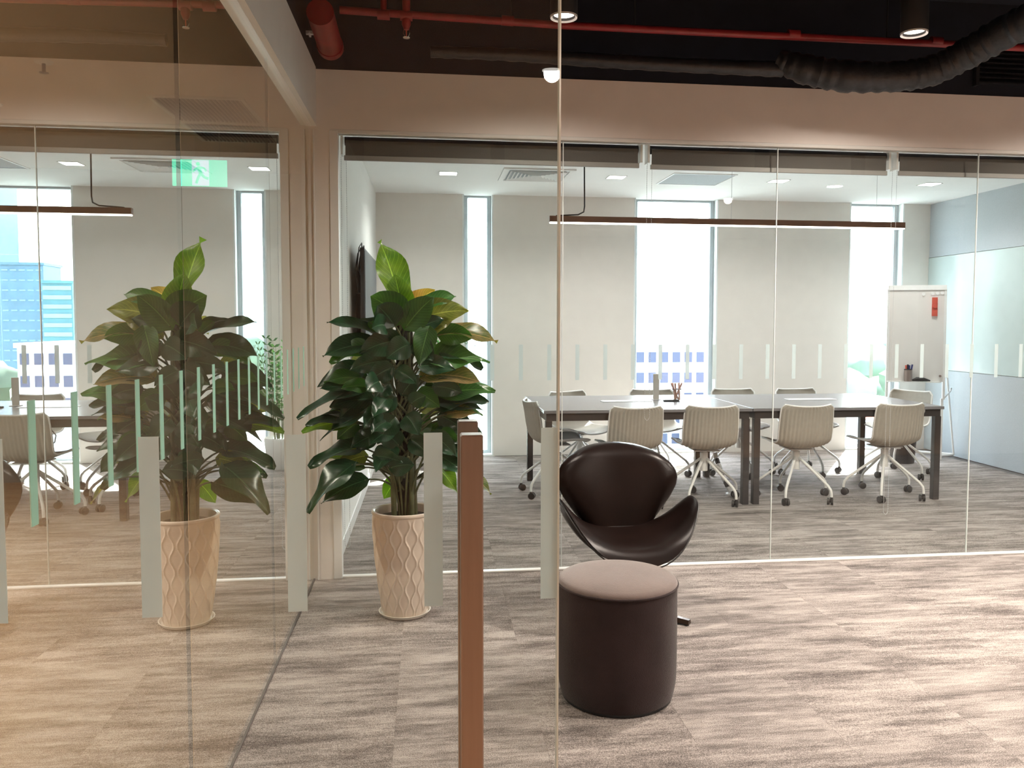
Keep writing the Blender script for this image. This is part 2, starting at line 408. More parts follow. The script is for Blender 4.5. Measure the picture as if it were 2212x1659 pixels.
for i in range(8):
    for j in range(7):
        x = -0.873 - 0.612 * i; y = 0.94 + j * 1.0
        if x < -5.4: continue
        if tile is None:
            tile = tile_mb(0.612, 1.0, 0.006, 0.0012).build('floor_tile', 'stone_vinyl', fl2); tile.location = (x - 0.612, y, 0)
        else: share(tile, 'floor_tile', fl2, (x - 0.612, y, 0))
edge = None
for j in range(7):
    if edge is None:
        edge = tile_mb(0.250, 1.0, 0.006, 0.0012).build('floor_tile', 'stone_vinyl', fl2); edge.location = (-0.872, 0.94 + j, 0)
    else: share(edge, 'floor_tile', fl2, (-0.872, 0.94 + j, 0))
struct('floor', bx((-6.0, -5.2, -0.15), (9.0, 0.90, 0.0)), 'stone_vinyl', 'warm stone-look floor on the near side of the entrance glass')
# ceilings
struct('ceiling', bx((-0.52, YP + 0.03, ZC), (5.6, 8.75, ZC + 0.12)), 'paint_ceiling', 'white plasterboard ceiling of the meeting room')
struct('ceiling', bx((-0.66, 0.90, 3.25), (9.0, YP, 3.4)), 'paint_dark', 'black painted open ceiling of the corridor')
struct('ceiling', bx((-6.0, 0.90, ZC), (-0.66, 8.75, ZC + 0.12)), 'ceiling_beige', 'beige ceiling beyond the side glass')
struct('ceiling', bx((-6.0, -5.2, 2.9), (9.0, 0.90, 3.0)), 'ceiling_beige', 'ceiling on the near side of the entrance glass')
# window wall
HO = [(0.355, 0.665), (2.155, 3.065), (4.55, 5.175)]
struct('wall_back', hole_wall(-0.62, 5.62, YB, YB + 0.2, -0.1, ZC + 0.12, HO), 'paint_cream', 'cream wall piers between the tall windows')
struct('trim_1', MB().box((-0.52, YB - 0.004, 0.0), (HO[0][0] - .02, YB, 0.004)).box((HO[0][1] + .02, YB - .004, 0), (HO[1][0] - .02, YB, .004)), 'joint_seal')
for i, (a, b) in enumerate(HO):
    wn = bpy.data.objects.new('window_%d' % (i + 1), None); COL.objects.link(wn); wn['kind'] = 'structure'; wn.location = ((a + b) / 2, YB + .12, 0)
    ORG[wn.name] = Vector(wn.location); wn['label'] = ['narrow floor-to-ceiling window behind the big plant', 'widest floor-to-ceiling window in the middle of the window wall', 'floor-to-ceiling window behind the flip chart'][i]
    y0, y1 = YB + 0.09, YB + 0.15
    for nm, p, q in (('frame_stile', (a + .012, y0, 0.02), (a + .055, y1, ZC)), ('frame_stile', (b - .055, y0, 0.02), (b - .012, y1, ZC)),
                     ('frame_rail', (a + .055, y0, 0.0), (b - .055, y1, 0.055)), ('frame_rail', (a + .055, y0, ZC - .02), (b - .055, y1, ZC + .02))):
        bx(p, q, .004).build(nm, 'window_frame', wn)
    bx((b - .012, YB - .003, 0.0), (b + .004, YB + .15, ZC)).build('reveal_lining', 'reveal', wn)
    bx((a - .004, YB - .003, 0.0), (a + .012, YB + .15, ZC)).build('reveal_lining', 'reveal', wn)
    bx((a, YB - .01, -.002), (b, YB + .09, 0.02)).build('sill_plate', 'reveal', wn)
    bx((a + .055, y0 + .022, .055), (b - .055, y0 + .034, ZC - .02)).build('pane', 'glass_window', wn)
# meeting room right wall with fabric panels and glass writing board
wr = struct('wall_right', bx((5.5, YP + .03, 0), (5.62, YB, ZC + .1)), 'paint_cream', 'right wall of the meeting room with grey-blue fabric panels and glass writing board')
bx((5.485, YP + .05, 0.0), (5.5, YB, 0.893)).build('lower_fabric_panel', 'fabric_blue_grey', wr)
bx((5.485, YP + .05, 2.118), (5.5, YB, ZC)).build('upper_fabric_panel', 'fabric_blue_grey', wr)
bx((5.480, YP + .05, 0.899), (5.494, YB, 2.112)).build('glass_writing_panel', 'board_glass', wr)
# left wall of meeting room
struct('wall_left', bx((-0.62, YP + .06, 0), (-0.52, YB, ZC + .1)), 'paint_white', 'white left wall of the meeting room')
struct('baseboard_left', bx((-0.52, YP + .06, 0), (-0.512, YB, 0.09), .002), 'white_metal')
# bulkhead above meeting partition
wb = struct('wall_front', MB().box((-0.512, 4.53, 2.415), (9.0, 4.62, 2.725)), 'paint_bulkhead', 'beige bulkhead above the meeting room glass')
bx((-0.66, 4.535, 2.725), (9.0, 4.62, 3.25)).build('dark_upper_band', 'paint_dark', wb)
bx((-0.66, 4.53, 0.0), (-0.512, 4.62, 2.725)).build('corner_post', 'paint_bulkhead', wb)
bx((-0.600, 4.522, 0.0), (-0.594, 4.531, 2.41)).build('corner_bead', 'white_metal', wb)
struct('wall_front', bx((5.6, 4.53, 0), (9.0, 4.62, 2.415)), 'paint_cream', 'plain wall right of the meeting room glass')
# beam over side glass
be = struct('trim_2', MB().box((-0.66, 0.9, 2.725), (-0.60, 4.53, 3.25)), 'paint_dark', 'dark wall strip above the side beam')
be2 = struct('trim_3', MB().box((-0.605, 0.9, 2.43), (-0.58, 4.53, 2.735)).box((-0.68, 0.9, 2.45), (-0.605, 4.53, 2.735)), 'paint_beam', 'pale beam running above the side glass')
bx((-0.632, 0.9, 2.428), (-0.605, 4.53, 2.455)).build('glass_channel', 'white_metal', be2)
# outer walls
struct('wall_corridor_end', bx((9.0, 0.9, 0), (9.1, 4.6, 3.3)), 'paint_cream')
struct('wall_lobby_left', bx((-6.1, -5.2, 0), (-6.0, 8.75, 3.0)), 'lobby_wall')
struct('wall_lobby_back', bx((-6.0, 7.6, 0), (-0.62, 7.7, ZC)), 'lobby_wall')
struct('wall_near_back', bx((-6.0, -5.3, 0), (9.1, -5.2, 3.0)), 'lobby_wall')
struct('wall_near_right', bx((9.0, -5.2, 0), (9.1, 0.9, 3.0)), 'lobby_wall')
struct('wall_entrance_header', bx((-0.66, 0.90, 2.78), (9.0, 0.98, 3.3)), 'paint_cream')
struct('wall_entrance_right', bx((5.6, 0.90, 0), (9.0, 0.98, 2.78)), 'paint_cream')

# ---------------------------------------------------------------- glazed walls
def strip_mb(x0, x1, y0, y1, z0=1.076, z1=1.275): return bx((x0, y0, z0), (x1, y1, z1))
# meeting room glass partition
gp = thing('wall_glass_front', 'frameless glass wall of the meeting room with white strips at waist height', None, (0, YP, 0), kind='structure')
joints = [-0.47, 0.742, 1.98, 3.218, 4.456, 5.6]
for a, b in zip(joints[:-1], joints[1:]):
    bx((a + .002, YP - .005, 0.015), (b - .002, YP + .005, 2.395)).build('glass_pane', 'glass_partition', gp)
for x in joints[1:-1]:
    bx((x - .002, YP - .0045, 0.018), (x + .002, YP + .0045, 2.395)).build('joint_seal', 'joint_clear', gp)
bx((-0.512, YP - .016, 0.0), (5.6, YP + .02, 0.010), .002).build('bottom_track', 'white_metal', gp)
bx((-0.512, YP - .028, 2.395), (5.6, YP + .03, 2.415), .002).build('top_track', 'paint_beam', gp)
bx((-0.515, YP - .03, 0.0), (-0.470, YP + .03, 2.41), .002).build('jamb', 'white_metal', gp)
x = 0.509 - 0.159 * 6; k = 0
while x < 5.5:
    x += 0.159
    if x < -0.44: continue
    strip_mb(x - .011, x + .011, YP - .0065, YP - .0055).build('frosted_strip', 'frost_strip', gp)
# side glass wall
sg = thing('wall_glass_side', 'reflective glass wall on the left with a row of pale strips', None, (XG, 2.7, 0), kind='structure')
jy = [0.96, 2.215, 3.40, 4.53]
for a, b in zip(jy[:-1], jy[1:]):
    bx((XG - .012, a + .002, 0.004), (XG, b - .002, 2.435)).build('glass_pane', 'glass_side', sg)
for y in jy[1:-1]:
    bx((XG - .011, y - .002, 0.006), (XG - .001, y + .002, 2.43)).build('joint_seal', 'joint_seal', sg)
bx((XG - .016, 0.96, -.002), (XG + .004, 4.53, 0.006)).build('bottom_track', 'joint_seal', sg)
y = 4.244; 
ys = [4.244 - 0.159 * i for i in range(21)]
for y in ys:
    if y > 1.0: bx((XG + .0003, y - .011, 1.076), (XG + .0013, y + .011, 1.275)).build('frosted_strip', 'frost_strip_green', sg)
# entrance glass door with pull handle
dr = thing('door_1', 'open-edged glass entrance door with a square pull handle', None, (-0.2, YF, 0), kind='structure')
bx((-0.600, YF - .006, 0.01), (0.1475, YF + .006, 2.77)).build('glass_pane', 'glass_clear', dr)
bx((0.1475, YF - .006, 0.01), (0.1495, YF + .006, 2.77)).build('glass_edge', 'glass_edge', dr)
for i, x in enumerate((-0.455 - .004, -0.301, -0.146, 0.0047)):
    strip_mb(x - .0105, x + .0105, YF - .0075, YF - .0065).build('frosted_strip', 'frost_strip', dr)
strip_mb(0.1278, 0.1470, YF - .0075, YF - .0065, 1.0795, 1.279).build('frosted_strip', 'frost_strip', dr)
hd = bx((0.0330, YF - .0800, 0.55), (0.0568, YF - .0560, 1.2815), .0015).build('pull_handle', 'steel_handle', dr); hd['label'] = 'near bar of the square bronze pull handle'
hd2 = bx((0.0345, YF + .0400, 0.55), (0.0585, YF + .0640, 1.2815), .0015).build('pull_handle', 'steel_handle', dr); hd2['label'] = 'far bar of the square bronze pull handle'
for z in (0.62, 0.90):
    MB().tube([(0.046, YF - .058, z), (0.046, YF + .042, z)], .007, 12).build('handle_spigot', 'chrome', dr)

# ================================================================== LIGHT FITTINGS
def spot(name, loc, energy, angle, col=(1, .88, .76), blend=.8, size=.05, parent=None, aim=(0, 0, -1)):
    ld = bpy.data.lights.new(name, 'SPOT'); o = bpy.data.objects.new(name, ld); COL.objects.link(o)
    ld.energy = energy; ld.spot_size = math.radians(angle); ld.spot_blend = blend; ld.color = col; ld.shadow_soft_size = size
    o.location = loc; o.rotation_euler = Vector(aim).to_track_quat('-Z', 'Y').to_euler(); return o
def can(loc, label, vis=True, energy=60):
    x, y, z = loc
    t = thing('ceiling_can_light', label, 'ceiling light', (x, y, z), 'black can lights under the dark corridor ceiling')
    MB().lathe([(0.050, .012), (.059, 0), (.061, .004), (.061, .175), (.045, .18), (0.01, .18)], (x, y, z), 32, False, True).build('can_body', 'black_metal', t, smooth=True)
    MB().lathe([(0.0505, .002), (.0595, -.004), (.0615, .004)], (x, y, z), 32, False, False).build('trim_ring', 'grey_plastic', t, smooth=True)
    MB().lathe([(0.049, .014), (.046, .05), (.036, .075)], (x, y, z), 32, False, False).build('reflector', 'chrome', t, smooth=True)
    MB().lathe([(0.041, .020), (.041, .026)], (x, y, z), 28).build('lamp_lens', 'can_glow', t)
    MB().tube([(x, y, z + .178), (x, y, 3.25)], .006, 8).build('hanging_rod', 'black_metal', t)
    spot('can_spot', (x, y, z - .01), energy, 160, blend=1.0)
    return t
can((0.601, 3.686, 2.745), 'black can light above the armchair, left one in view, against the dark ceiling', energy=85)
can((2.243, 3.66, 2.74), 'black can light near the flexible duct, right one in view, against the dark ceiling', energy=190)
for x, y, e, lb in ((3.9, 3.7, 190, 'black can light beyond the right edge, in the far row'), (0.6, 1.9, 30, 'black can light overhead, above the round pouf'),
                (2.9, 2.1, 200, 'black can light overhead, right of the pouf'), (3.9, 1.9, 220, 'black can light overhead, farthest right in the near row'), (5.6, 2.8, 150, 'black can light far along the corridor')):
    can((x, y, 2.745), lb, energy=e)
# meeting room recessed lights
def square_light(x, y, label):
    t = thing('recessed_light', label, 'ceiling light', (x, y, ZC), 'recessed lights in the meeting room ceiling')
    s = .082
    MB().box((x - s, y - s, ZC - .004), (x + s, y - s + .008, ZC)).box((x - s, y + s - .008, ZC - .004), (x + s, y + s, ZC)).box((x - s, y - s, ZC - .004), (x - s + .008, y + s, ZC)).box((x + s - .008, y - s, ZC - .004), (x + s, y + s, ZC)).build('frame', 'white_metal', t)
    bx((x - s + .008, y - s + .008, ZC - .003), (x + s - .008, y + s - .008, ZC - .001)).build('diffuser', 'light_panel', t)
    spot('recessed_spot', (x, y, ZC - .02), 55, 150, col=(1, .97, .93), size=.08)
square_light(.18, 7.36, 'square recessed light above the pier behind the plant')
square_light(1.68, 7.34, 'square recessed light between the air diffuser and the access panel')
square_light(3.20, 7.33, 'square recessed light right of the access panel')
square_light(4.67, 7.30, 'square recessed light near the grey-blue wall')
t = thing('recessed_light', 'round recessed light between two square ones near the window wall', 'ceiling light', (3.85, 7.53, ZC), 'recessed lights in the meeting room ceiling')
MB().lathe([(.070, -.002), (.078, -.005), (.082, 0)], (3.85, 7.53, ZC), 28, False, False).build('frame', 'white_metal', t)
MB().lathe([(.070, -.004), (.070, -.001)], (3.85, 7.53, ZC), 28).build('diffuser', 'light_panel', t)
# pendant
pn = thing('linear_pendant_lamp', 'long brown linear pendant lamp hanging above the meeting table', 'lamp', (2.48, 6.6, 2.2))
bx((0.965, 6.575, 2.200), (4.00, 6.625, 2.248), .002).build('lamp_body', 'lamp_body', pn)
bx((0.970, 6.580, 2.190), (3.995, 6.620, 2.201)).build('diffuser', 'pendant_glow', pn)
MB().tube([Vector(p) for p in ((1.248, 6.6, ZC), (1.25, 6.6, 2.5), (1.252, 6.6, 2.33), (1.245, 6.6, 2.285), (1.20, 6.6, 2.262), (1.10, 6.6, 2.256), (1.02, 6.6, 2.25))], .006, 8).build('power_cord', 'cable_black', pn, smooth=True)
MB().lathe([(.028, 0), (.034, -.0), (.012, -.045)], (1.248, 6.6, ZC), 16).build('cord_rose', 'cable_black', pn)
for x in (2.48, 3.75): MB().tube([(x, 6.6, 2.245), (x, 6.6, ZC)], .0015, 6).build('suspension_wire', 'grey_plastic', pn)
# ceiling diffuser and access panel
df = thing('ceiling_air_diffuser', 'white louvred square air diffuser in the meeting room ceiling', 'air vent', (0.95, 7.33, ZC))
def ringbox(cx, cy, hx, hy, w, z0, z1):
    return MB().box((cx - hx, cy - hy, z0), (cx + hx, cy - hy + w, z1)).box((cx - hx, cy + hy - w, z0), (cx + hx, cy + hy, z1)).box((cx - hx, cy - hy + w, z0), (cx - hx + w, cy + hy - w, z1)).box((cx + hx - w, cy - hy + w, z0), (cx + hx, cy + hy - w, z1))
ringbox(.95, 7.33, .31, .31, .045, ZC - .012, ZC).build('frame', 'white_metal', df)
bx((.70, 7.07, ZC - .003), (1.20, 7.59, ZC - .001)).build('vent_backing', 'fabric_blue_grey', df)  # grey sheet in place of the shade between the louvres
for q in range(7):
    h = .245 - q * .034
    mb = MB()
    for sx, sy in ((1, 0), (-1, 0), (0, 1), (0, -1)):
        a = Vector((.95 + sx * h, 7.33 + sy * h, ZC - .018)); b = Vector((.95 + sx * (h - .022), 7.33 + sy * (h - .022), ZC - .004))
        tx = Vector((0, 1, 0)) if sx else Vector((1, 0, 0))
        v = [a - tx * h, a + tx * h, b + tx * (h - .022), b - tx * (h - .022)]
        v2 = [p + Vector((0, 0, .003)) for p in v]
        mb.add(v + v2, [(0, 1, 2, 3), (7, 6, 5, 4), (0, 4, 5, 1), (1, 5, 6, 2), (2, 6, 7, 3), (3, 7, 4, 0)])
    mb.build('louvre_ring', 'white_metal', df)
ap = thing('ceiling_access_panel', 'flush grey access panel in the meeting room ceiling', 'ceiling panel', (2.42, 7.35, ZC))
ringbox(2.42, 7.35, .29, .285, .012, ZC - .006, ZC).build('frame', 'white_metal', ap)
bx((2.145, 7.08, ZC - .003), (2.695, 7.62, ZC - .001)).build('panel', 'fabric_blue_grey', ap)
# lobby ceiling grille (two units), sprinkler and exit sign
for q, (y0, y1) in enumerate(((5.06, 5.66), (5.68, 6.26))):
    gr = thing('return_air_grille', ['slatted air grille beyond the side glass, the unit nearer the camera', 'slatted air grille beyond the side glass, the unit above the exit sign'][q], 'air vent', (-1.33, (y0 + y1) / 2, ZC), 'return grilles in the beige ceiling')
    ringbox(-1.33, (y0 + y1) / 2, .27, (y1 - y0) / 2, .02, ZC - .014, ZC).build('frame', 'paint_beam', gr)
    bx((-1.585, y0 + .01, ZC - .002), (-1.075, y1 - .01, ZC - .001)).build('vent_backing', 'ceiling_beige', gr)  # plain ceiling colour behind the dark slats
    first = None
    for i in range(20):
        x = -1.57 + i * .0253
        if first is None: first = bx((x, y0 + .02, ZC - .013), (x + .010, y1 - .02, ZC - .003)).build('slat', 'paint_dark', gr)
        else: share(first, 'slat', gr, (i * .0253, 0, 0))
sp = thing('sprinkler_head', 'pendent sprinkler on the beige ceiling beyond the side glass', 'sprinkler', (-1.908, 4.5, ZC))
MB().lathe([(.045, 0), (.042, -.008), (.02, -.012)], (-1.908, 4.5, ZC), 20).build('escutcheon', 'white_metal', sp)
MB().tube([(-1.908, 4.5, ZC - .01), (-1.908, 4.5, ZC - .055)], .009, 10).build('body', 'bronze_foot', sp)
MB().lathe([(.022, -.058), (.022, -.055)], (-1.908, 4.5, ZC), 16).build('deflector', 'bronze_foot', sp)
ex = thing('exit_sign', 'green hanging emergency exit sign with white running figure', 'exit sign', (-1.453, 5.6, 2.267))
bx((-1.622, 5.6, 2.267), (-1.285, 5.612, 2.436)).build('sign_plate', 'exit_green', ex)
bx((-1.500, 5.5975, 2.270), (-1.395, 5.599, 2.433)).build('pictogram_field', 'exit_white', ex)
rm = MB()
cx, cz = -1.452, 2.35
def limb(p, r=.0075): rm.tube([Vector((cx + a, 5.596, cz + b)) for a, b in p], r, 8)
rm.lathe([(0.001, -.002), (.011, 0), (.001, .002)], (cx - .010, 5.596, cz + .058), 12)
bm_head = MB()
for (p, r) in (([(-.008, .040), (.006, .0)], .011), ([(-.006, .038), (-.030, .022), (-.042, .006)], .006), ([(0, .036), (.028, .032), (.040, .012)], .006),
               ([(.006, .0), (-.010, -.030), (-.022, -.066)], .0085), ([(.006, .0), (.028, -.026), (.052, -.034)], .0085)): limb(p, r)
rm.tube([Vector((cx - .010, 5.5955, cz + .058)), Vector((cx - .010, 5.5975, cz + .058))], .0125, 14)
rm.build('running_figure', 'exit_green', ex)
for x in (-1.58, -1.33): MB().tube([(x, 5.606, 2.436), (x, 5.606, ZC)], .003, 6).build('hanger', 'grey_plastic', ex)

# ================================================================== CEILING SERVICES
rp_ = thing('red_sprinkler_pipe', 'red sprinkler pipe running across the dark ceiling', 'pipe', (1.8, 4.2, 2.9))
MB().tube([(-.42, 4.2, 2.915), (.67, 4.2, 2.893), (4.6, 4.2, 2.890)], .019, 14).build('main_pipe', 'red_paint', rp_, smooth=True)
for x in (-.10, -.21, 0.40, 1.9, 2.7):
    MB().tube([(x - .03, 4.2, 2.903), (x + .03, 4.2, 2.902)], .025, 14).build('coupling', 'red_paint', rp_, smooth=True)
MB().tube([(-.10, 4.2, 2.88), (-.10, 4.2, 3.25)], .020, 12).build('drop_pipe', 'red_paint', rp_, smooth=True)
MB().tube([(-.21, 4.2, 2.90), (-.21, 4.2, 3.25)], .016, 12).build('drop_pipe', 'red_paint', rp_, smooth=True)
for x in (0.42, 1.05, 2.42): MB().tube([(x, 4.2, 2.9), (x, 4.2, 3.25)], .004, 6).build('threaded_rod', 'black_metal', rp_)
sh = thing('sprinkler_head', 'chrome sprinkler head hanging below the red pipe', 'sprinkler', (-.10, 4.2, 2.86))
MB().lathe([(.022, .02), (.022, -.005), (.016, -.02), (.012, -.03)][::-1], (-.10, 4.2, 2.865), 16).build('threaded_neck', 'red_paint', sh, smooth=True)
MB().tube([(-.113, 4.2, 2.838), (-.116, 4.2, 2.82), (-.108, 4.2, 2.803), (-.10, 4.2, 2.800)], .0025, 6).tube([(-.087, 4.2, 2.838), (-.084, 4.2, 2.82), (-.092, 4.2, 2.803), (-.10, 4.2, 2.800)], .0025, 6).build('yoke', 'chrome', sh)
MB().tube([(-.10, 4.2, 2.838), (-.10, 4.2, 2.803)], .003, 8).build('glass_bulb', 'red_plastic', sh)
MB().lathe([(.016, -.002), (.018, 0), (.004, .003)], (-.10, 4.2, 2.797), 16).build('deflector', 'chrome', sh)
st = thing('large_red_pipe', 'short thick red pipe section beside the pale beam', 'pipe', (-.49, 4.15, 2.79))
MB().tube([(-.485, 3.96, 2.815), (-.485, 4.36, 2.79)], .062, 24).build('pipe_section', 'red_paint', st, smooth=True)
MB().tube([(-.485, 4.33, 2.792), (-.485, 4.375, 2.789)], .066, 24).build('end_collar', 'red_paint', st, smooth=True)
MB().box((-.575, 4.14, 2.775), (-.54, 4.16, 2.79)).box((-.56, 4.10, 2.765), (-.552, 4.16, 2.775)).build('bracket', 'grey_plastic', st)
MB().tube([(-.485, 4.1, 2.86), (-.485, 4.1, 3.25)], .006, 8).build('threaded_rod', 'black_metal', st)
tag(MB().tube([(-.598, 3.72, 2.90), (-.50, 3.72, 2.90), (-.36, 3.72, 2.905), (-.30, 3.72, 2.92), (-.28, 3.72, 3.0), (-.28, 3.72, 3.25)], .022, 12).build('red_branch_pipe', 'red_paint', loc=(-.4, 3.72, 2.9), smooth=True), 'short red branch pipe in the top corner above the beam', 'pipe')
# flexible ducts
def duct(name, pts, rads, label, ribs):
    P = [at(x, y, Y) for x, y, Y in pts]
    # resample densely with ribs
    out = []; R = []
    n = len(P)
    for i in range(n - 1):
        p0, p1, p2, p3 = P[max(i - 1, 0)], P[i], P[i + 1], P[min(i + 2, n - 1)]
        for k in range(ribs):
            t = k / ribs
            q = 0.5 * ((2 * p1) + (p2 - p0) * t + (2 * p0 - 5 * p1 + 4 * p2 - p3) * t * t + (3 * p1 - p0 - 3 * p2 + p3) * t ** 3)
            out.append(q); R.append((rads[i] * (1 - t) + rads[i + 1] * t) * (1.0 + (.05 if k % 4 < 2 else -.03) + random.uniform(-.03, .03)))
    out.append(P[-1]); R.append(rads[-1])
    o = MB().tube(out, R, 18).build(name, 'duct_wrap', loc=P[0], smooth=True)
    tag(o, label, 'duct'); return o
duct('flexible_duct', [(930, 112, 4.3), (1100, 118, 4.3), (1300, 131, 4.3), (1500, 142, 4.28), (1690, 150, 4.25)], [.028, .032, .036, .036, .04], 'slim black flexible duct along the top of the bulkhead', 16)
duct('flexible_duct', [(1680, 128, 4.25), (1740, 150, 4.2), (1830, 165, 4.15), (1940, 165, 4.1), (2020, 150, 4.05), (2090, 115, 3.95), (2170, 70, 3.8), (2260, 25, 3.6), (2350, -40, 3.4)], [.05, .075, .078, .075, .075, .078, .08, .08, .08], 'thick black wrapped duct curving up at the right', 14)
lv = thing('black_wall_louvre', 'black louvred vent high on the dark wall at the right', 'air vent', (3.5, 4.53, 2.9))
for i in range(7):
    bx((3.17, 4.50, 2.79 + i * .028), (3.9, 4.535, 2.797 + i * .028)).build('louvre_blade', 'duct_wrap', lv)
bx((3.15, 4.50, 2.775), (3.17, 4.535, 2.99)).build('frame', 'duct_wrap', lv)
tb = at(1930, 178, 4.2)
tag(MB().tube([at(1770, 172, 4.2), at(1860, 178, 4.2), at(1965, 176, 4.2)], .012, 10).build('pipe_sleeve', 'duct_wrap', loc=tb, smooth=True), 'thin wrapped pipe hanging just under the thick duct', 'pipe')

# ================================================================== BLINDS
def blind(x0, x1, label, zb, brk=True):
    t = thing('roller_blind', label, 'blind', ((x0 + x1) / 2, YP + .08, 2.4), 'roller blinds behind the meeting room glass')
    MB().tube([(x0 + .02, YP + .085, 2.378), (x1 - .02, YP + .085, 2.378)], .024, 16).build('roller_tube', 'paint_dark', t, smooth=True)
    bx((x0 + .025, YP + .060, zb + .02), (x1 - .025, YP + .062, 2.378)).build('blind_cloth', 'blind_fabric', t)
    bx((x0 + .018, YP + .054, zb - .005), (x1 - .018, YP + .068, zb + .022), .002).build('bottom_bar', 'blind_bar', t)
    for x in (x0, x1 - .012):
        bx((x, YP + .05, 2.30), (x + .012, YP + .12, 2.415), .001).build('bracket', 'white_metal', t)
    return t
def chain(t, x, zlow, top=2.37):
    pts = []; 
    z = top
    for dx in (0, .028):
        col = MB(); n = int((top - zlow) / .012)
        for i in range(n):
            zz = zlow + .012 * i + .006
            col.add([(x + dx - .0022, YP + .075, zz), (x + dx + .0022, YP + .075, zz), (x + dx, YP + .0728, zz), (x + dx, YP + .0772, zz), (x + dx, YP + .075, zz - .004), (x + dx, YP + .075, zz + .004)],
                    [(4, 2, 1), (4, 1, 3), (4, 3, 0), (4, 0, 2), (5, 1, 2), (5, 3, 1), (5, 0, 3), (5, 2, 0)])
        col.tube([(x + dx, YP + .075, zlow), (x + dx, YP + .075, top)], .0007, 4)
        if dx == 0: col.tube([(x, YP + .075, zlow), (x + .006, YP + .075, zlow - .012), (x + .014, YP + .075, zlow - .017), (x + .022, YP + .075, zlow - .012), (x + .028, YP + .075, zlow)], .0018, 5)
        col.build('bead_chain', 'grey_plastic', t)
b1 = blind(-.465, 1.205, 'rolled-up dark roller blind at the left end of the meeting room glass', 2.275)
b2 = blind(1.235, 2.700, 'rolled-up dark roller blind in the middle of the meeting room glass', 2.270)
b3 = blind(2.735, 4.40, 'rolled-up dark roller blind at the right end, behind the last joints of glass', 2.272)
chain(b1, -.475 + .01, .16); chain(b2, 1.238, .85); chain(b3, 2.725, .26)

# ================================================================== ARMCHAIR AND POUF
ac = thing('swan_armchair', 'dark brown leather swivel armchair with flared back and curved arms', 'armchair', (0.95, 3.84, 0))
ACX, ACY = 0.950, 3.84
def shell(fn_mid, nu, nv, thick, name, mat, closed=False):
    """surface fn_mid(u,v)->(point), closed lens-like padding with rounded rim"""
    pass
# seat with arms: elliptical plan, ends lifted into arms
def seat_pt(a, r):
    ca, sa = math.cos(a), math.sin(a)
    x = math.copysign(abs(ca) ** .62, ca) * r; y = math.copysign(abs(sa) ** .60, sa) * r          # y<0 is the front
    X = x * 0.325; Yv = y * 0.255 * (1 - .30 * abs(x) ** 3 if y < 0 else 1 - .42 * abs(x) ** 3) - 0.02
    lift = 0.190 * (abs(x) ** 3.0) - .028 * max(0, r - .8) / .2 * max(0, -y) ** 2 * (1 - abs(x) ** 2)
    Z = 0.352 + lift - 0.022 * max(0.0, -y) ** 3 * (1 - abs(x)) 
    Yv += 0.03 * abs(x) ** 2
    return Vector((ACX + X, ACY + Yv, Z))
NA, NR = 72, 14
mb = MB()
def seat_surface(off, flip, rmax=1.0):
    base = len(mb.v); 
    for j in range(NR + 1):
        r = j / NR * rmax
        for i in range(NA):
            a = 2 * PI * i / NA
            p = seat_pt(a, max(r, 0.001))
            e = 0.004
            pu = seat_pt(a, max(r, 0.001) + e) - p; pv = seat_pt(a + e, max(r, .001)) - p
            n = pu.cross(pv).normalized() if pu.cross(pv).length > 1e-12 else Vector((0, 0, 1))
            if n.z < 0: n = -n
            puff = (1 - (r / rmax) ** 6)
            mb.v.append(p + n * off * (0.35 + 0.65 * puff if off > 0 else max(puff, 0) ** .5))
    for j in range(NR):
        for i in range(NA):
            a = base + j * NA + i; b = base + j * NA + (i + 1) % NA
            mb.f.append([a, b, b + NA, a + NA] if flip else [a + NA, b + NA, b, a])
    return base
top = seat_surface(0.026, True)
bot = seat_surface(-0.040, False)
# rounded rim
for i in range(NA):
    pass
rim0 = top + NR * NA; rim1 = bot + NR * NA
ext = len(mb.v)
for i in range(NA):
    a = 2 * PI * i / NA; p = (mb.v[rim0 + i] + mb.v[rim1 + i]) / 2; o_ = seat_pt(a, 1.0) - seat_pt(a, .9)
    mb.v.append(p + o_.normalized() * 0.012)
for i in range(NA):
    j = (i + 1) % NA
    mb.f.append([rim0 + i, rim0 + j, ext + j, ext + i]); mb.f.append([ext + i, ext + j, rim1 + j, rim1 + i])
seat_o = mb.build('seat_with_arms', 'leather', ac, smooth=True)
mb = MB(); mb.tube([seat_pt(2 * PI * i / NA, 1.02) + Vector((0, 0, -.012)) for i in range(NA + 1)], .0035, 6).build('seam_piping', 'leather_side', ac, smooth=True)
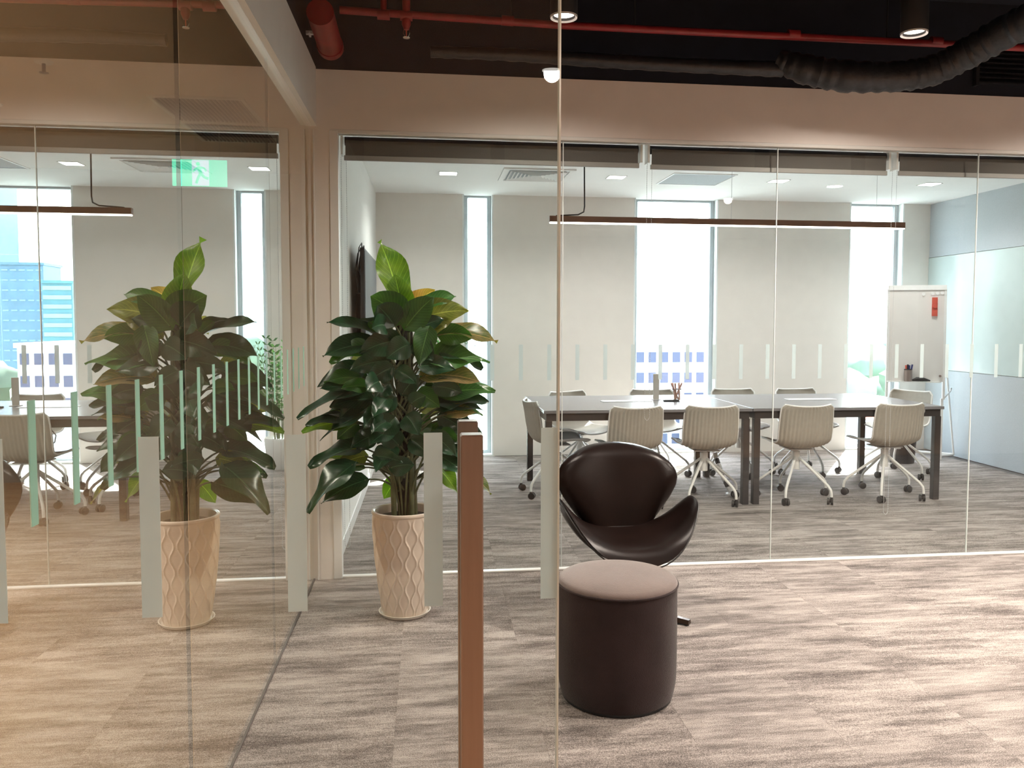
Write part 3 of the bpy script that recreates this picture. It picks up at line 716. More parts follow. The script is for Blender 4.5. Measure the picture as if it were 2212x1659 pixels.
# backrest: flared fan
def back_w(t):           # half width along height t 0..1
    pts = [(0, .158), (.06, .170), (.235, .228), (.40, .278), (.52, .305), (.62, .314), (.70, .306), (.78, .284), (.86, .244), (.92, .198), (.965, .140), (.99, .075), (1.0, .0)]
    for (a, b), (c, d) in zip(pts[:-1], pts[1:]):
        if t <= c:
            s = (t - a) / (c - a); return b + (d - b) * s
    return 0
def back_pt(u, t, off=0.0):
    hw = back_w(t); x = u * hw
    z = 0.345 + 0.430 * t
    lean = 0.195 + 0.085 * t + 0.03 * t * t + .045 * (max(0, t - .80) / .2) ** 2 + .03 * abs(u) ** 6 - 0.32 * x * x * 3.0 * (0.35 + .4 * t)
    return Vector((ACX + x, ACY + lean, z))
mb = MB(); NU, NV = 28, 30
def back_surface(off, flip):
    base = len(mb.v)
    for j in range(NV + 1):
        t = 1 - (1 - j / NV) ** 1.5 
        for i in range(NU + 1):
            u = -1 + 2 * i / NU
            u = math.sin(u * PI / 2)
            p = back_pt(u, min(t, .9995))
            e2 = max(0, 1 - abs(u) ** 5) * max(0, 1 - max(0, (t - .6) / .4) ** 5)
            mb.v.append(p + Vector((0, -1, .25)).normalized() * off * (0.12 + .88 * e2 ** .6))
    W = NU + 1
    for j in range(NV):
        for i in range(NU):
            a = base + j * W + i
            mb.f.append([a, a + 1, a + 1 + W, a + W] if flip else [a + W, a + 1 + W, a + 1, a])
    return base
f0 = back_surface(0.030, True); f1 = back_surface(-0.030, False); W = NU + 1
for j in range(NV):
    for (i, fl_) in ((0, False), (NU, True)):
        a, b, c, d = f0 + j * W + i, f0 + (j + 1) * W + i, f1 + (j + 1) * W + i, f1 + j * W + i
        mb.f.append([a, d, c, b] if fl_ else [a, b, c, d])
for i in range(NU):
    a, b, c, d = f0 + i, f0 + i + 1, f1 + i + 1, f1 + i; mb.f.append([a, d, c, b])
    a, b, c, d = f0 + NV * W + i, f0 + NV * W + i + 1, f1 + NV * W + i + 1, f1 + NV * W + i; mb.f.append([a, b, c, d])
mb.build('backrest', 'leather', ac, smooth=True)
MB().tube([(ACX - .145, ACY + .165, .366), (ACX - .07, ACY + .172, .370), (ACX + .07, ACY + .172, .370), (ACX + .145, ACY + .165, .366)], .008, 8).build('back_seam', 'leather_side', ac, smooth=True)
MB().tube([(ACX, ACY, .03), (ACX, ACY, .30)], .022, 18).build('pedestal_column', 'chrome', ac, smooth=True)
MB().lathe([(.05, .285), (.11, .300), (.12, .312)], (ACX, ACY, 0), 24).build('seat_plate', 'black_metal', ac, smooth=True)
for q in range(4):
    a = math.radians(-42 + 90 * q); d = Vector((math.cos(a), math.sin(a), 0)); n = Vector((-d.y, d.x, 0)); c = Vector((ACX, ACY, 0))
    mb = MB(); secs = [(0.0, .024, .030, .062), (.12, .020, .018, .045), (.24, .017, .010, .032), (.325, .015, .008, .028)]
    for (r, hw, z0, z1) in secs:
        mb.v += [c + d * r - n * hw + Vector((0, 0, z0)), c + d * r + n * hw + Vector((0, 0, z0)), c + d * r + n * hw * .7 + Vector((0, 0, z1)), c + d * r - n * hw * .7 + Vector((0, 0, z1))]
    for k in range(3):
        for e in range(4): mb.f.append([k * 4 + e, k * 4 + (e + 1) % 4, k * 4 + 4 + (e + 1) % 4, k * 4 + 4 + e])
    mb.f += [[3, 2, 1, 0], [12, 13, 14, 15]]
    leg = mb.build('foot', 'bronze_foot', ac)
    MB().lathe([(.012, 0), (.012, .009)], c + d * .31, 12).build('glide', 'cable_black', leg)

pf = thing('round_pouf', 'round brown velvet pouf standing in front of the leather armchair', 'pouf', (0.700, 2.985, 0))
PC = (0.700, 2.985, 0); R0 = .222
body = []
for k in range(15):
    a = k / 14; z = .014 + a * .415
    r = R0 * (1 - .055 * max(0, 1 - a * 4.5) ** 2 + .004 * math.sin(a * PI))
    body.append((r, z))
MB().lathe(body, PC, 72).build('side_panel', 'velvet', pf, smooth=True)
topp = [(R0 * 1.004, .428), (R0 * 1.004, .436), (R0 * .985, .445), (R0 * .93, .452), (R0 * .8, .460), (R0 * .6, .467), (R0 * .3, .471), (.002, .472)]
MB().lathe(topp, PC, 72, False, True).build('seat_pad', 'velvet_lit', pf, smooth=True)
MB().tube([(PC[0] + (R0 + .002) * math.cos(2 * PI * i / 72), PC[1] + (R0 + .002) * math.sin(2 * PI * i / 72), .431) for i in range(73)], .004, 8).build('piping', 'velvet', pf, smooth=True)
MB().lathe([(R0 * .88, 0), (R0 * .93, .004), (R0 * .945, .018)], PC, 60).build('base_ring', 'cable_black', pf, smooth=True)

# ================================================================== POTTED PLANT
PX0, PY0 = -0.118, 3.95
pp = thing('potted_plant', 'tall large-leaved plant on a dark pole in a cream wave-textured pot', 'plant', (PX0, PY0, 0))
def pot_r(t): return .103 + .046 * (1 - (1 - t) ** 1.7)
NK = 26
def pot_pt(u, v):
    z = .012 + v * .478; t = v; r = pot_r(t)
    ph = 2 * PI * z / .122
    s = u * NK; best = 9
    for k in (math.floor(s) - 1, math.floor(s), math.floor(s) + 1, math.floor(s) + 2):
        c = k + (0.30 if k % 2 else -0.30) * math.sin(ph)
        best = min(best, abs(s - c))
    rel = math.exp(-(best / .11) ** 2)
    edge = min(1, (1 - v) * 18, v * 18)
    a = 2 * PI * u
    return (PX0 + (r + .0050 * rel * edge) * math.cos(a), PY0 + (r + .0050 * rel * edge) * math.sin(a), z)
MB().grid(pot_pt, 324, 110, True).build('pot_body', 'ceramic', pp, smooth=True)
MB().lathe([(.1485, .488), (.153, .492), (.155, .499), (.152, .506), (.145, .508), (.138, .504), (.135, .495), (.134, .45)], (PX0, PY0, 0), 72, False, False).build('pot_rim', 'ceramic', pp, smooth=True)
MB().lathe([(.10, .0125), (.102, .013)], (PX0, PY0, 0), 40).build('pot_foot', 'ceramic', pp)
MB().lathe([(.134, .466), (.10, .475), (.05, .480), (.001, .482)], (PX0, PY0, 0), 40, False, True).build('soil', 'soil', pp, smooth=True)
MB().lathe([(.09, .0), (.112, .004), (.121, .016), (.124, .020), (.119, .020), (.110, .010), (.09, .008)], (PX0, PY0, 0), 56, True, True).build('saucer', 'saucer_ceramic', pp, smooth=True)
pole_pts = [(PX0 + .004, PY0 + .01, .47 + .09 * i) for i in range(12)]
MB().tube(pole_pts, [.036 + random.uniform(-.002, .003) for _ in pole_pts], 20).build('support_pole', 'moss_pole', pp, smooth=True)
stm = MB()
for k, (dx, dy, zt) in enumerate(((-.045, -.03, 1.55), (.03, -.045, 1.35), (.048, .01, 1.45), (-.02, .05, 1.3), (-.055, .01, 1.0))):
    pts = []
    for i in range(9):
        t = i / 8; a = k * 1.4 + t * 2.2
        pts.append(Vector((PX0 + dx * (1 + .2 * math.sin(a)), PY0 + dy * (1 + .2 * math.cos(a)), .47 + t * (zt - .47))))
    MB().tube(pts, [.013 - .006 * i / 8 for i in range(9)], 10).build('stem', 'petiole_green', pp, smooth=True)
def leaf(base, tip, hw, mat, stemz=None, hang=0.0, wr=None, arch=.12, side=1, fold=.18, petiole=True, curlseed=0):
    base = Vector(base); tip = Vector(tip); L = (tip - base).length
    if L < .02: return
    hw = max(hw, .012)
    w = max(hw, min(.085, .30 * L))
    s = max(-1, min(1, hw / w)); phi = math.asin(s)
    t = (tip - base).normalized()
    up = Vector((0, 0, 1)); up = (up - t * up.dot(t)); up = up.normalized() if up.length > .1 else Vector((0, 1, 0))
    fc = Vector((0, -1, 0)); fc = (fc - t * fc.dot(t)).normalized()
    if abs(up.dot(fc)) > .9: up = t.cross(fc).normalized()
    nrm = (up * math.cos(phi) + fc * math.sin(phi)).normalized()
    mid = (base + tip) / 2 + Vector((0, 0, 1)) * L * arch
    rnd = random.Random(int(base.x * 1000) + int(tip.z * 1000) * 7 + curlseed)
    NL, NW = 12, 6
    mb = MB(); uv = []
    ph = rnd.uniform(0, 6); am = rnd.uniform(.03, .075)
    for i in range(NL + 1):
        a = i / NL
        c = base * (1 - a) ** 2 + mid * 2 * a * (1 - a) + tip * a * a
        tg = ((mid - base) * (1 - a) + (tip - mid) * a).normalized()
        n2 = (nrm - tg * nrm.dot(tg)).normalized(); sd_ = tg.cross(n2)
        prof = (math.sin(PI * min(1, a ** .62)) ** .72) if a < 1 else 0
        prof = max(prof, 0) * (1 - .0 * a)
        if a > .86: prof *= (1 - (a - .86) / .14 * .45)
        ww = w * prof
        for j in range(NW + 1):
            b = -1 + 2 * j / NW
            back = -(.10 * L) * (1 - a) ** 6 * abs(b) * 1.2
            lift = abs(b) * ww * fold * 1.4 + am * L * math.sin(a * 8 + ph + b * 1.5) * abs(b) ** 1.5
            mb.v.append(c + sd_ * b * ww + n2 * lift + tg * back); uv.append((a, b, 0))
    W_ = NW + 1
    for i in range(NL):
        for j in range(NW):
            k = i * W_ + j; mb.f.append([k, k + 1, k + 1 + W_, k + W_])
    o = mb.build('leaf', mat, pp, smooth=True)
    at_ = o.data.attributes.new('leafuv', 'FLOAT_VECTOR', 'POINT'); at_.data.foreach_set('vector', [c for q in uv for c in q])
    if petiole:
        z = stemz if stemz is not None else max(.50, base.z - .16)
        p0 = Vector((PX0 + rnd.uniform(-.04, .04), PY0 + rnd.uniform(-.04, .03), z))
        pm = (p0 + base) / 2 + Vector((0, 0, .25 * (base - p0).length))
        MB().tube(bez(p0, pm, base, 7), [.0060 - .0003 * i for i in range(8)], 7).build('petiole', 'petiole_green', o, smooth=True)
def L2(bx_, by_, tx, ty, hwpx, mat, dyb=0.0, dyt=0.0, **kw):
    Yb = PY0 + dyb; Yt = PY0 + dyt
    leaf(at(bx_, by_, Yb), at(tx, ty, Yt), hwpx * 4.0 / F_PX, 'leaf_' + mat, **kw)
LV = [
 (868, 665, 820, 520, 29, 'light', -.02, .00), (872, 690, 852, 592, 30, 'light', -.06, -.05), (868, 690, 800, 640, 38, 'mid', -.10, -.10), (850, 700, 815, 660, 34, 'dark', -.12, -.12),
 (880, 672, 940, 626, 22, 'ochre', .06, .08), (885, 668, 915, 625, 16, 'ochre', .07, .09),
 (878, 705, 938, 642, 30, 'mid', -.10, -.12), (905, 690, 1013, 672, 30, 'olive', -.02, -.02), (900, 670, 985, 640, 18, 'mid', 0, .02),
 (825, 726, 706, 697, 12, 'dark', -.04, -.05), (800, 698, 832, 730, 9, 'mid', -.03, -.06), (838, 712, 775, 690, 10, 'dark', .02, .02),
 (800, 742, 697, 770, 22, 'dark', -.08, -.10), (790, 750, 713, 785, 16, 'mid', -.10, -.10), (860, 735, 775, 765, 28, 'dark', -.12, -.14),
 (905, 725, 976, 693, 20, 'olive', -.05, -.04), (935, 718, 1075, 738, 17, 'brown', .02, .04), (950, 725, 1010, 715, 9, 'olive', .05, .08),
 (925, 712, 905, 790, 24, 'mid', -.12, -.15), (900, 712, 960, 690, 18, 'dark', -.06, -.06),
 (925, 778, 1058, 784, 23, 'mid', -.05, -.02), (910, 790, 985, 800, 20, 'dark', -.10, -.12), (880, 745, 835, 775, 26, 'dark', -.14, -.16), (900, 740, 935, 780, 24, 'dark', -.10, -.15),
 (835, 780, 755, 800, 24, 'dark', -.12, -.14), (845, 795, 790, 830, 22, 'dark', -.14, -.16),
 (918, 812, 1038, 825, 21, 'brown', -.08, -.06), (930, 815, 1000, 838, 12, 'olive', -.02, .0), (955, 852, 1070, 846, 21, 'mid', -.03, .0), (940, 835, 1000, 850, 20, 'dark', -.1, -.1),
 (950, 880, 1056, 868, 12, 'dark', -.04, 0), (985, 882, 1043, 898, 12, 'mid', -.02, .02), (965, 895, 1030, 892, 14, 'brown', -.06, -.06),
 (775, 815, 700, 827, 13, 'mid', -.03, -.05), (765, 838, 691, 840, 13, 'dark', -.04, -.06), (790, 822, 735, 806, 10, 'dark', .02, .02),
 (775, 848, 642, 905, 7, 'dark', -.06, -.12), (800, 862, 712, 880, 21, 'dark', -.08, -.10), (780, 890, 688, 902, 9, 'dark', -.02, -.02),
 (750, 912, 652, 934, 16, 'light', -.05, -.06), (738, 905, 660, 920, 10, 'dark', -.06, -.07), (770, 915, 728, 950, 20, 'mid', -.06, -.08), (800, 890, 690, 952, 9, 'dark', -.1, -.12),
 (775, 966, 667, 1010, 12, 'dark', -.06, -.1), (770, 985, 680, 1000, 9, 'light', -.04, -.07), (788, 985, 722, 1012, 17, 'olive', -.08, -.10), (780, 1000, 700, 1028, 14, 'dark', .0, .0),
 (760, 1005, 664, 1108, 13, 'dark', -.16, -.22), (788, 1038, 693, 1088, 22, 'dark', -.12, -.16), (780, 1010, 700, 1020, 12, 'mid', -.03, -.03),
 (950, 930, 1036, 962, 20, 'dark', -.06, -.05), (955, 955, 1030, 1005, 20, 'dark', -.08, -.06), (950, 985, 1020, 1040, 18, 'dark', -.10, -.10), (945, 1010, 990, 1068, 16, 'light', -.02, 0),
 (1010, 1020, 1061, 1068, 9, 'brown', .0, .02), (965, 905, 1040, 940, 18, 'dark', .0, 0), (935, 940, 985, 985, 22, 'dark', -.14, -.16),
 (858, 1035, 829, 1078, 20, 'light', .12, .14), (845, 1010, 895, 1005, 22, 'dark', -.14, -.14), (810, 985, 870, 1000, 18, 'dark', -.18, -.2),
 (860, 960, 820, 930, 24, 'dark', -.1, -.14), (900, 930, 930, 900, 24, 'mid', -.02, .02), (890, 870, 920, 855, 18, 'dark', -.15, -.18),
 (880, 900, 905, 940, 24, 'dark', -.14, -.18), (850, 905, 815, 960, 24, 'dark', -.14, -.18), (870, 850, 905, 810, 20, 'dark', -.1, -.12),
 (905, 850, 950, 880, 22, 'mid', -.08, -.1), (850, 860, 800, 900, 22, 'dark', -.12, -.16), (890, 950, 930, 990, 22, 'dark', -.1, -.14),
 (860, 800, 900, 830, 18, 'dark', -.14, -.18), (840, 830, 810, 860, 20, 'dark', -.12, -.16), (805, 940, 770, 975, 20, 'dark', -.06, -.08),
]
for l in LV:
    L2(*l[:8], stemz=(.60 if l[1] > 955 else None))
# leaves on the far side of the pole and filler in the heart of the plant
rr = random.Random(5)
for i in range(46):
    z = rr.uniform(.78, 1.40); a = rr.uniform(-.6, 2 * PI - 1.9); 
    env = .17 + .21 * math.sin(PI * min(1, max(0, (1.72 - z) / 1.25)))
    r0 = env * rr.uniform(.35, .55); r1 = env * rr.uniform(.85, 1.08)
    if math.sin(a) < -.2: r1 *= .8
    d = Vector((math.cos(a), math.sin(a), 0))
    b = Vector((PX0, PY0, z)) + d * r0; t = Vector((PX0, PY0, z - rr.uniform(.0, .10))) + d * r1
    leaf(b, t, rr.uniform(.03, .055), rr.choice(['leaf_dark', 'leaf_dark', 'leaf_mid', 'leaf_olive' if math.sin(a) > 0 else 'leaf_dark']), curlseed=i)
for i in range(5):
    a = 4.0 + i * .45; d = Vector((math.cos(a), math.sin(a), 0))
    MB().tube(bez(Vector((PX0, PY0, .48)) + d * .03, Vector((PX0, PY0, .62)) + d * .05, Vector((PX0, PY0, .78)) + d * (.10 + .02 * i), 6), .005, 7).build('bare_petiole', 'petiole_green', pp, smooth=True)

# small feathery plant by the first window
zz = thing('potted_plant', 'small feathery green plant by the narrow window behind the big plant', 'plant', (0.16, 8.05, 0))
MB().lathe([(.10, 0), (.13, .1), (.15, .28), (.145, .30), (.13, .28)], (.16, 8.05, 0), 28).build('pot_body', 'white_metal', zz, smooth=True)
MB().lathe([(.13, .27), (.001, .275)], (.16, 8.05, 0), 24, False, True).build('soil', 'soil', zz)
for i in range(15):
    a = i * 2.4; lean = rr.uniform(.05, .26); h = rr.uniform(.65, .98)
    p0 = Vector((.16, 8.05, .27)) + Vector((math.cos(a), math.sin(a), 0)) * .05
    p2 = Vector((.16 + math.cos(a) * lean, 8.05 + math.sin(a) * lean, .27 + h)); pm = Vector(((p0.x * 2 + p2.x) / 3, (p0.y * 2 + p2.y) / 3, .27 + h * .6))
    cur = bez(p0, pm, p2, 13); stem = MB().tube(cur, [.005 - .0003 * k for k in range(14)], 6).build('frond_stem', 'petiole_green', zz)
    lf = MB(); sdv = Vector((-math.sin(a), math.cos(a), 0))
    for k in range(3, 14):
        for s in (-1, 1):
            c = cur[k]; ln = .075 * (1 - abs(k - 8) / 14); q = sdv * s * ln + Vector((0, 0, .03)); e = Vector((0, 0, .013))
            lf.add([c, c + q * .5 + e, c + q, c + q * .5 - e], [(0, 1, 2, 3)])
    o = lf.build('leaflets', 'leaf_dark', stem); o['kind'] = 'stuff'

# ================================================================== MEETING TABLE AND CHAIRS
def table(x0, x1, label):
    t = thing('meeting_table', label, 'table', ((x0 + x1) / 2, 6.62, 0), 'two tables pushed together')
    y0, y1 = 6.015, 7.225
    bx((x0, y0, .722), (x1, y1, .745), .002).build('tabletop', 'table_top', t)
    for nm, p, q in (('apron', (x0 + .02, y0 + .02, .665), (x1 - .02, y0 + .06, .721)), ('apron', (x0 + .02, y1 - .06, .665), (x1 - .02, y1 - .02, .721)),
                     ('end_rail', (x0 + .02, y0 + .06, .665), (x0 + .06, y1 - .06, .721)), ('end_rail', (x1 - .06, y0 + .06, .665), (x1 - .02, y1 - .06, .721))):
        bx(p, q).build(nm, 'table_frame', t)
    for xx in (x0 + .015, x1 - .065):
        for yy in (y0 + .015, y1 - .065):
            bx((xx, yy, 0), (xx + .05, yy + .05, .665), .002).build('leg', 'table_frame', t)
    return t
tb1 = table(.845, 2.455, 'left half of the long dark-framed meeting table with grey top')
tb2 = table(2.460, 4.030, 'right half of the long dark-framed meeting table with grey top')
for x0, tt in ((1.42, tb1), (3.03, tb2)):
    ld = bx((x0, 6.62, .7455), (x0 + .42, 6.74, .749), .001).build('cable_lid', 'skin_white', tt); ld['label'] = 'thin white cable lid'

def make_chair():
    t = thing('conference_chair', 'x', 'chair', (0, 0, 0), 'ribbed shell chairs on casters')
    # faces +Y ; back at -Y
    def prof(v):       # v 0 (front edge of seat) .. 1 (top of back): returns (y, z)
        P = [(0, .235, .425), (.10, .20, .440), (.25, .10, .443), (.40, -.02, .432), (.50, -.10, .427), (.58, -.165, .440), (.66, -.205, .485), (.78, -.228, .58), (.90, -.243, .69), (1.0, -.262, .768)]
        for a, b in zip(P[:-1], P[1:]):
            if v <= b[0]:
                s = (v - a[0]) / (b[0] - a[0]); s = s
                return a[1] + (b[1] - a[1]) * s, a[2] + (b[2] - a[2]) * s
        return P[-1][1:]
    def sm(v):
        acc = [0, 0]; 
        for d in (-.04, -.02, 0, .02, .04):
            q = prof(min(1, max(0, v + d))); acc[0] += q[0] / 5; acc[1] += q[1] / 5
        return acc
    def pt(u, v, off):
        x = (u * 2 - 1)
        hw = .205 + .012 * math.sin(PI * v)
        cr = 1.0
        if v > .93: cr = 1 - (1 - math.sqrt(max(0, 1 - ((v - .93) / .07) ** 2))) * .13
        if v < .12: cr = 1 - (1 - math.sqrt(max(0, 1 - ((.12 - v) / .12) ** 2))) * .30
        if .35 < v < .75: cr *= 1 - .03 * math.sin((v - .35) / .4 * PI)
        y, z = sm(v); y2, z2 = sm(min(1, v + .01)); y1_, z1_ = sm(max(0, v - .01))
        ty, tz = y2 - y1_, z2 - z1_; l = math.hypot(ty, tz) or 1
        ny, nz = tz / l, -ty / l                 # towards sitter (up/forward)
        if v < .5 and nz < 0: ny, nz = -ny, -nz
        curl = .055 * abs(x) ** 2.6 * (0.55 + .45 * min(1, max(0, (v - .3) * 2)))
        rib = 0
        if off < 0: rib = .0060 * (.5 - .5 * math.cos(u * 2 * PI * 15)) * min(1, max(0, (v - .40) * 8))
        return (x * hw * cr, y + ny * (curl + off - rib), z + nz * (curl + off - rib))
    NU_, NV_ = 90, 34
    ins = MB().grid(lambda u, v: pt(u, v, .006), 30, NV_); ins.f = [f[::-1] for f in ins.f]
    o = ins.build('seat_pad', 'chair_shell', t, smooth=True)
    MB().grid(lambda u, v: pt(u, v, -.006), NU_, NV_).build('ribbed_shell', 'chair_shell', t, smooth=True)
    # rim
    rim = [pt(0, v / 20, 0) for v in range(21)] + [pt(u / 12, 1, 0) for u in range(1, 13)] + [pt(1, 1 - v / 20, 0) for v in range(1, 21)] + [pt(1 - u / 12, 0, 0) for u in range(1, 13)]
    MB().tube(rim, .0075, 8, False).build('shell_rim', 'skin_white', t, smooth=True)
    MB().tube([(0, -.01, .425), (0, -.01, .405)], .05, 16).box((-.10, -.10, .404), (.10, .10, .414), .003).build('under_plate', 'grey_plastic', t)
    MB().tube([(0, 0, .41), (0, 0, .385), (0, 0, .384), (0, 0, .24)], [.022, .022, .030, .030], 18).build('column', 'white_metal', t, smooth=True)
    for q in range(5):
        a = math.radians(72 * q + 18); d = Vector((math.cos(a), math.sin(a), 0))
        pts = [Vector((0, 0, .335)) + d * .025, Vector((0, 0, .30)) + d * .07, Vector((0, 0, .185)) + d * .225, Vector((0, 0, .145)) + d * .278, Vector((0, 0, .115)) + d * .303, Vector((0, 0, .085)) + d * .310, Vector((0, 0, .062)) + d * .310]
        MB().tube(pts, .0105, 10).build('leg', 'white_metal', t, smooth=True)
        c = Vector((0, 0, .027)) + d * .300; ax = Vector((-d.y, d.x, 0)); ax.rotate(Matrix.Rotation(q * 1.3, 3, 'Z'))
        cs = MB()
        for s in (-1, 1): cs.tube([c + ax * s * .006, c + ax * s * .012, c + ax * s * .021, c + ax * s * .023], [.024, .0275, .0275, .023], 18)
        cs.tube([c + ax * -.008, c + ax * .008], .012, 10)
        cs.tube([d * .310 + Vector((0, 0, .060)), d * .310 + Vector((0, 0, .045)), d * .305 + Vector((0, 0, .03))], [.010, .013, .010], 10)
        cs.build('caster', 'caster_black', t, smooth=True)
    return t
ch0 = make_chair()
ch0.location = (1.530, 6.20, 0); ch0.rotation_euler = (0, 0, math.radians(4)); ch0['label'] = 'near-side ribbed chair directly behind the armchair, leftmost of the near row'
def C(x, y, deg, label): return dup(ch0, (x, y, 0), math.radians(deg), label)
C(2.14, 6.21, -3, 'near-side ribbed chair left of the paired middle table legs')
C(2.895, 6.20, -2, 'near-side ribbed chair right of the paired middle table legs')
C(3.655, 6.22, 3, 'near-side ribbed chair at the right corner of the table')
C(1.03, 6.62, -84, 'ribbed chair at the left head of the table, seen side-on')
C(1.34, 7.22, 206, 'sunlit far-side chair nearest the left head of the table')
C(2.06, 7.32, 176, 'far-side chair behind the pencil glass')
C(2.86, 7.32, 178, 'far-side chair behind the middle table joint')
C(3.50, 7.30, 184, 'far-side chair with its top just left of the right window')
C(4.30, 7.10, 118, 'chair at the right head of the table in front of the flip chart')
# objects on the table
s1 = thing('sign_holder', 'upright beige acrylic card holder on the meeting table', 'card holder', (1.915, 6.78, .745))
bx((1.885, 6.772, .746), (1.935, 6.786, .965), .001).build('card_panel', 'clear_acrylic', s1)
bx((1.875, 6.745, .7455), (1.945, 6.815, .7505), .001).build('foot_plate', 'grey_plastic', s1)
gl_ = thing('pencil_glass', 'clear tumbler on the table holding pencils', 'pencil holder', (2.065, 6.70, .745))
MB().lathe([(.034, 0), (.040, .095)], (2.065, 6.70, .746), 24, True, False).build('tumbler', 'glass_partition', gl_)
MB().lathe([(.0395, .092), (.0415, .096), (.0395, .098)], (2.065, 6.70, .746), 24, False, False).build('tumbler_rim', 'mesh_metal', gl_)
for i, (a, b) in enumerate((((-.02, 0), (.045, .01)), ((.02, .01), (-.045, 0)), ((.0, .015), (-.02, -.02)), ((.02, -.015), (.025, .02)), ((-.015, -.01), (-.03, .015)))):
    tag(MB().tube([(2.065 + a[0], 6.70 + a[1], .750), (2.065 + b[0], 6.70 + b[1], .885), (2.065 + b[0] * 1.06, 6.70 + b[1] * 1.06, .893)], [.0075, .0075, .004], 8).build('pencil', 'wood_pencil', loc=(2.065, 6.7, .75)), 'wooden pencil in the clear tumbler, ' + ('leaning far right', 'leaning far left', 'nearly upright at the back', 'upright at the right front', 'leaning slightly left')[i], 'pencil', 'pencils in the tumbler')
t = thing('remote_control', 'small dark remote control lying beside the pencil glass', 'remote control', (2.0, 6.63, .745))
bx((1.93, 6.605, .746), (2.06, 6.645, .758), .003).build('body', 'black_metal', t)
bx((1.94, 6.612, .758), (2.05, 6.638, .7595)).build('button_pad', 'caster_black', t)
# cable spine and loop cables
cs = thing('cable_spine', 'segmented silver cable riser between table and floor', 'cable riser', (2.36, 6.62, 0))
P = bez(Vector((2.33, 6.66, .66)), Vector((2.34, 6.64, .30)), Vector((2.44, 6.40, .015)), 14)
for i in range(14): MB().tube([P[i] * .92 + P[i + 1] * .08, P[i] * .12 + P[i + 1] * .88], .020, 10).build('segment', 'grey_plastic' if i % 4 else 'table_frame', cs)
MB().lathe([(.045, 0), (.043, .012), (.02, .02)], (2.44, 6.40, 0), 20).build('foot_disc', 'grey_plastic', cs)
tag(MB().tube([Vector(p) for p in ((1.46, 6.16, .665), (1.40, 6.16, .64), (1.365, 6.16, .595), (1.375, 6.16, .545), (1.43, 6.16, .515), (1.50, 6.17, .52), (1.60, 6.2, .56), (1.64, 6.2, .664))], .004, 8).build('hanging_cable', 'cable_black', loc=(1.4, 6.16, .6), smooth=True), 'black cable looping below the left table apron', 'cable')

# ================================================================== FLIP CHART, BIN, TV
fc = thing('flip_chart_easel', 'white mobile flip chart easel at the end of the meeting room', 'flip chart', (4.95, 7.9, 0))
A = Vector((4.70, 8.00, 0)); B = Vector((5.215, 7.80, 0)); D = (B - A).normalized(); Nn = Vector((D.y, -D.x, 0))
def panel(mb, s0, s1, z0, z1, n0, n1, tilt=0.03):
    vs = []
    for z in (z0, z1):
        for (s, n) in ((s0, n0), (s1, n0), (s1, n1), (s0, n1)):
            vs.append(A + D * s + Nn * (n - (z - .7) * tilt) + Vector((0, 0, z)))
    return mb.add(vs, [(3, 2, 1, 0), (4, 5, 6, 7), (0, 1, 5, 4), (1, 2, 6, 5), (2, 3, 7, 6), (3, 0, 4, 7)])
W_ = (B - A).length
panel(MB(), .015, W_ - .015, .80, 1.74, -.005, .008).build('board_face', 'whiteboard', fc)
panel(MB(), 0, W_, 1.735, 1.785, -.012, .02).build('clamp_bar', 'skin_white', fc)
panel(MB(), -.005, .018, .62, 1.75, -.012, .014).build('side_rail', 'white_metal', fc)
panel(MB(), W_ - .018, W_ + .005, .62, 1.75, -.012, .014).build('side_rail', 'white_metal', fc)
panel(MB(), .0, W_ - .05, .795, .803, .0, .085).build('pen_tray', 'white_metal', fc)
panel(MB(), W_ - .03, W_ - .006, .0, .63, -.012, .010, .0).build('front_post', 'white_metal', fc)
panel(MB(), .006, .03, .0, .63, -.012, .010, .0).build('front_post', 'white_metal', fc)
MB().tube([Vector((4.98, 8.30, .03)), Vector((5.42, 7.93, .03))], .016, 10).tube([Vector((5.22, 7.83, .04)), Vector((5.42, 7.93, .03))], .012, 10).build('base_bar', 'white_metal', fc)
MB().tube([Vector((5.25, 7.85, 1.08)), Vector((5.43, 7.93, .03))], .010, 10).build('rear_strut', 'white_metal', fc)
MB().tube([Vector((5.22, 7.80, .64)), Vector((5.34, 7.88, .70)), Vector((5.35, 7.885, .73))], .008, 8).build('strut_link', 'grey_plastic', fc)
MB().box((5.225, 7.83, .94), (5.265, 7.87, 1.02), .003).build('strut_clip', 'cable_black', fc)
for i, mw in enumerate(('nearest the corner', 'second from the corner', 'third from the corner', 'set apart at the left of the row')):
    c = A + D * (W_ - .04 - .045 * i - (.04 if i == 3 else 0)) + Nn * (.010 - (1.71 - .7) * .03) + Vector((0, 0, 1.705 - .004 * i))
    tag(MB().tube([c, c + Nn * .008], .016, 18).build('board_magnet', 'skin_white', loc=c), 'small white round flip chart magnet, ' + mw, 'magnet', 'magnets on the flip chart')
rc = thing('board_eraser', 'red eraser hanging at the top right of the flip chart', 'eraser', tuple(A + D * .44 + Vector((0, 0, 1.55))))
panel(MB(), W_ - .135, W_ - .085, 1.47, 1.66, .009, .030).build('body', 'red_plastic', rc)
c = A + D * (W_ - .11) + Nn * (.030 - .025) + Vector((0, 0, 1.57)); MB().tube([c, c + Nn * .012], .020, 16).build('round_knob', 'red_plastic', rc)
pc = thing('pen_cup', 'mesh metal cup of markers on the flip chart tray', 'pen cup', tuple(A + D * .20 + Nn * .05 + Vector((0, 0, .80))))
cc = A + D * .20 + Nn * .046 + Vector((0, 0, .803))
MB().lathe([(.036, 0), (.038, .125)], cc, 20, True, False).build('cup', 'mesh_metal', pc)
MB().lathe([(.038, .118), (.041, .122), (.038, .126)], cc, 20, False, False).build('rim', 'cable_black', pc)
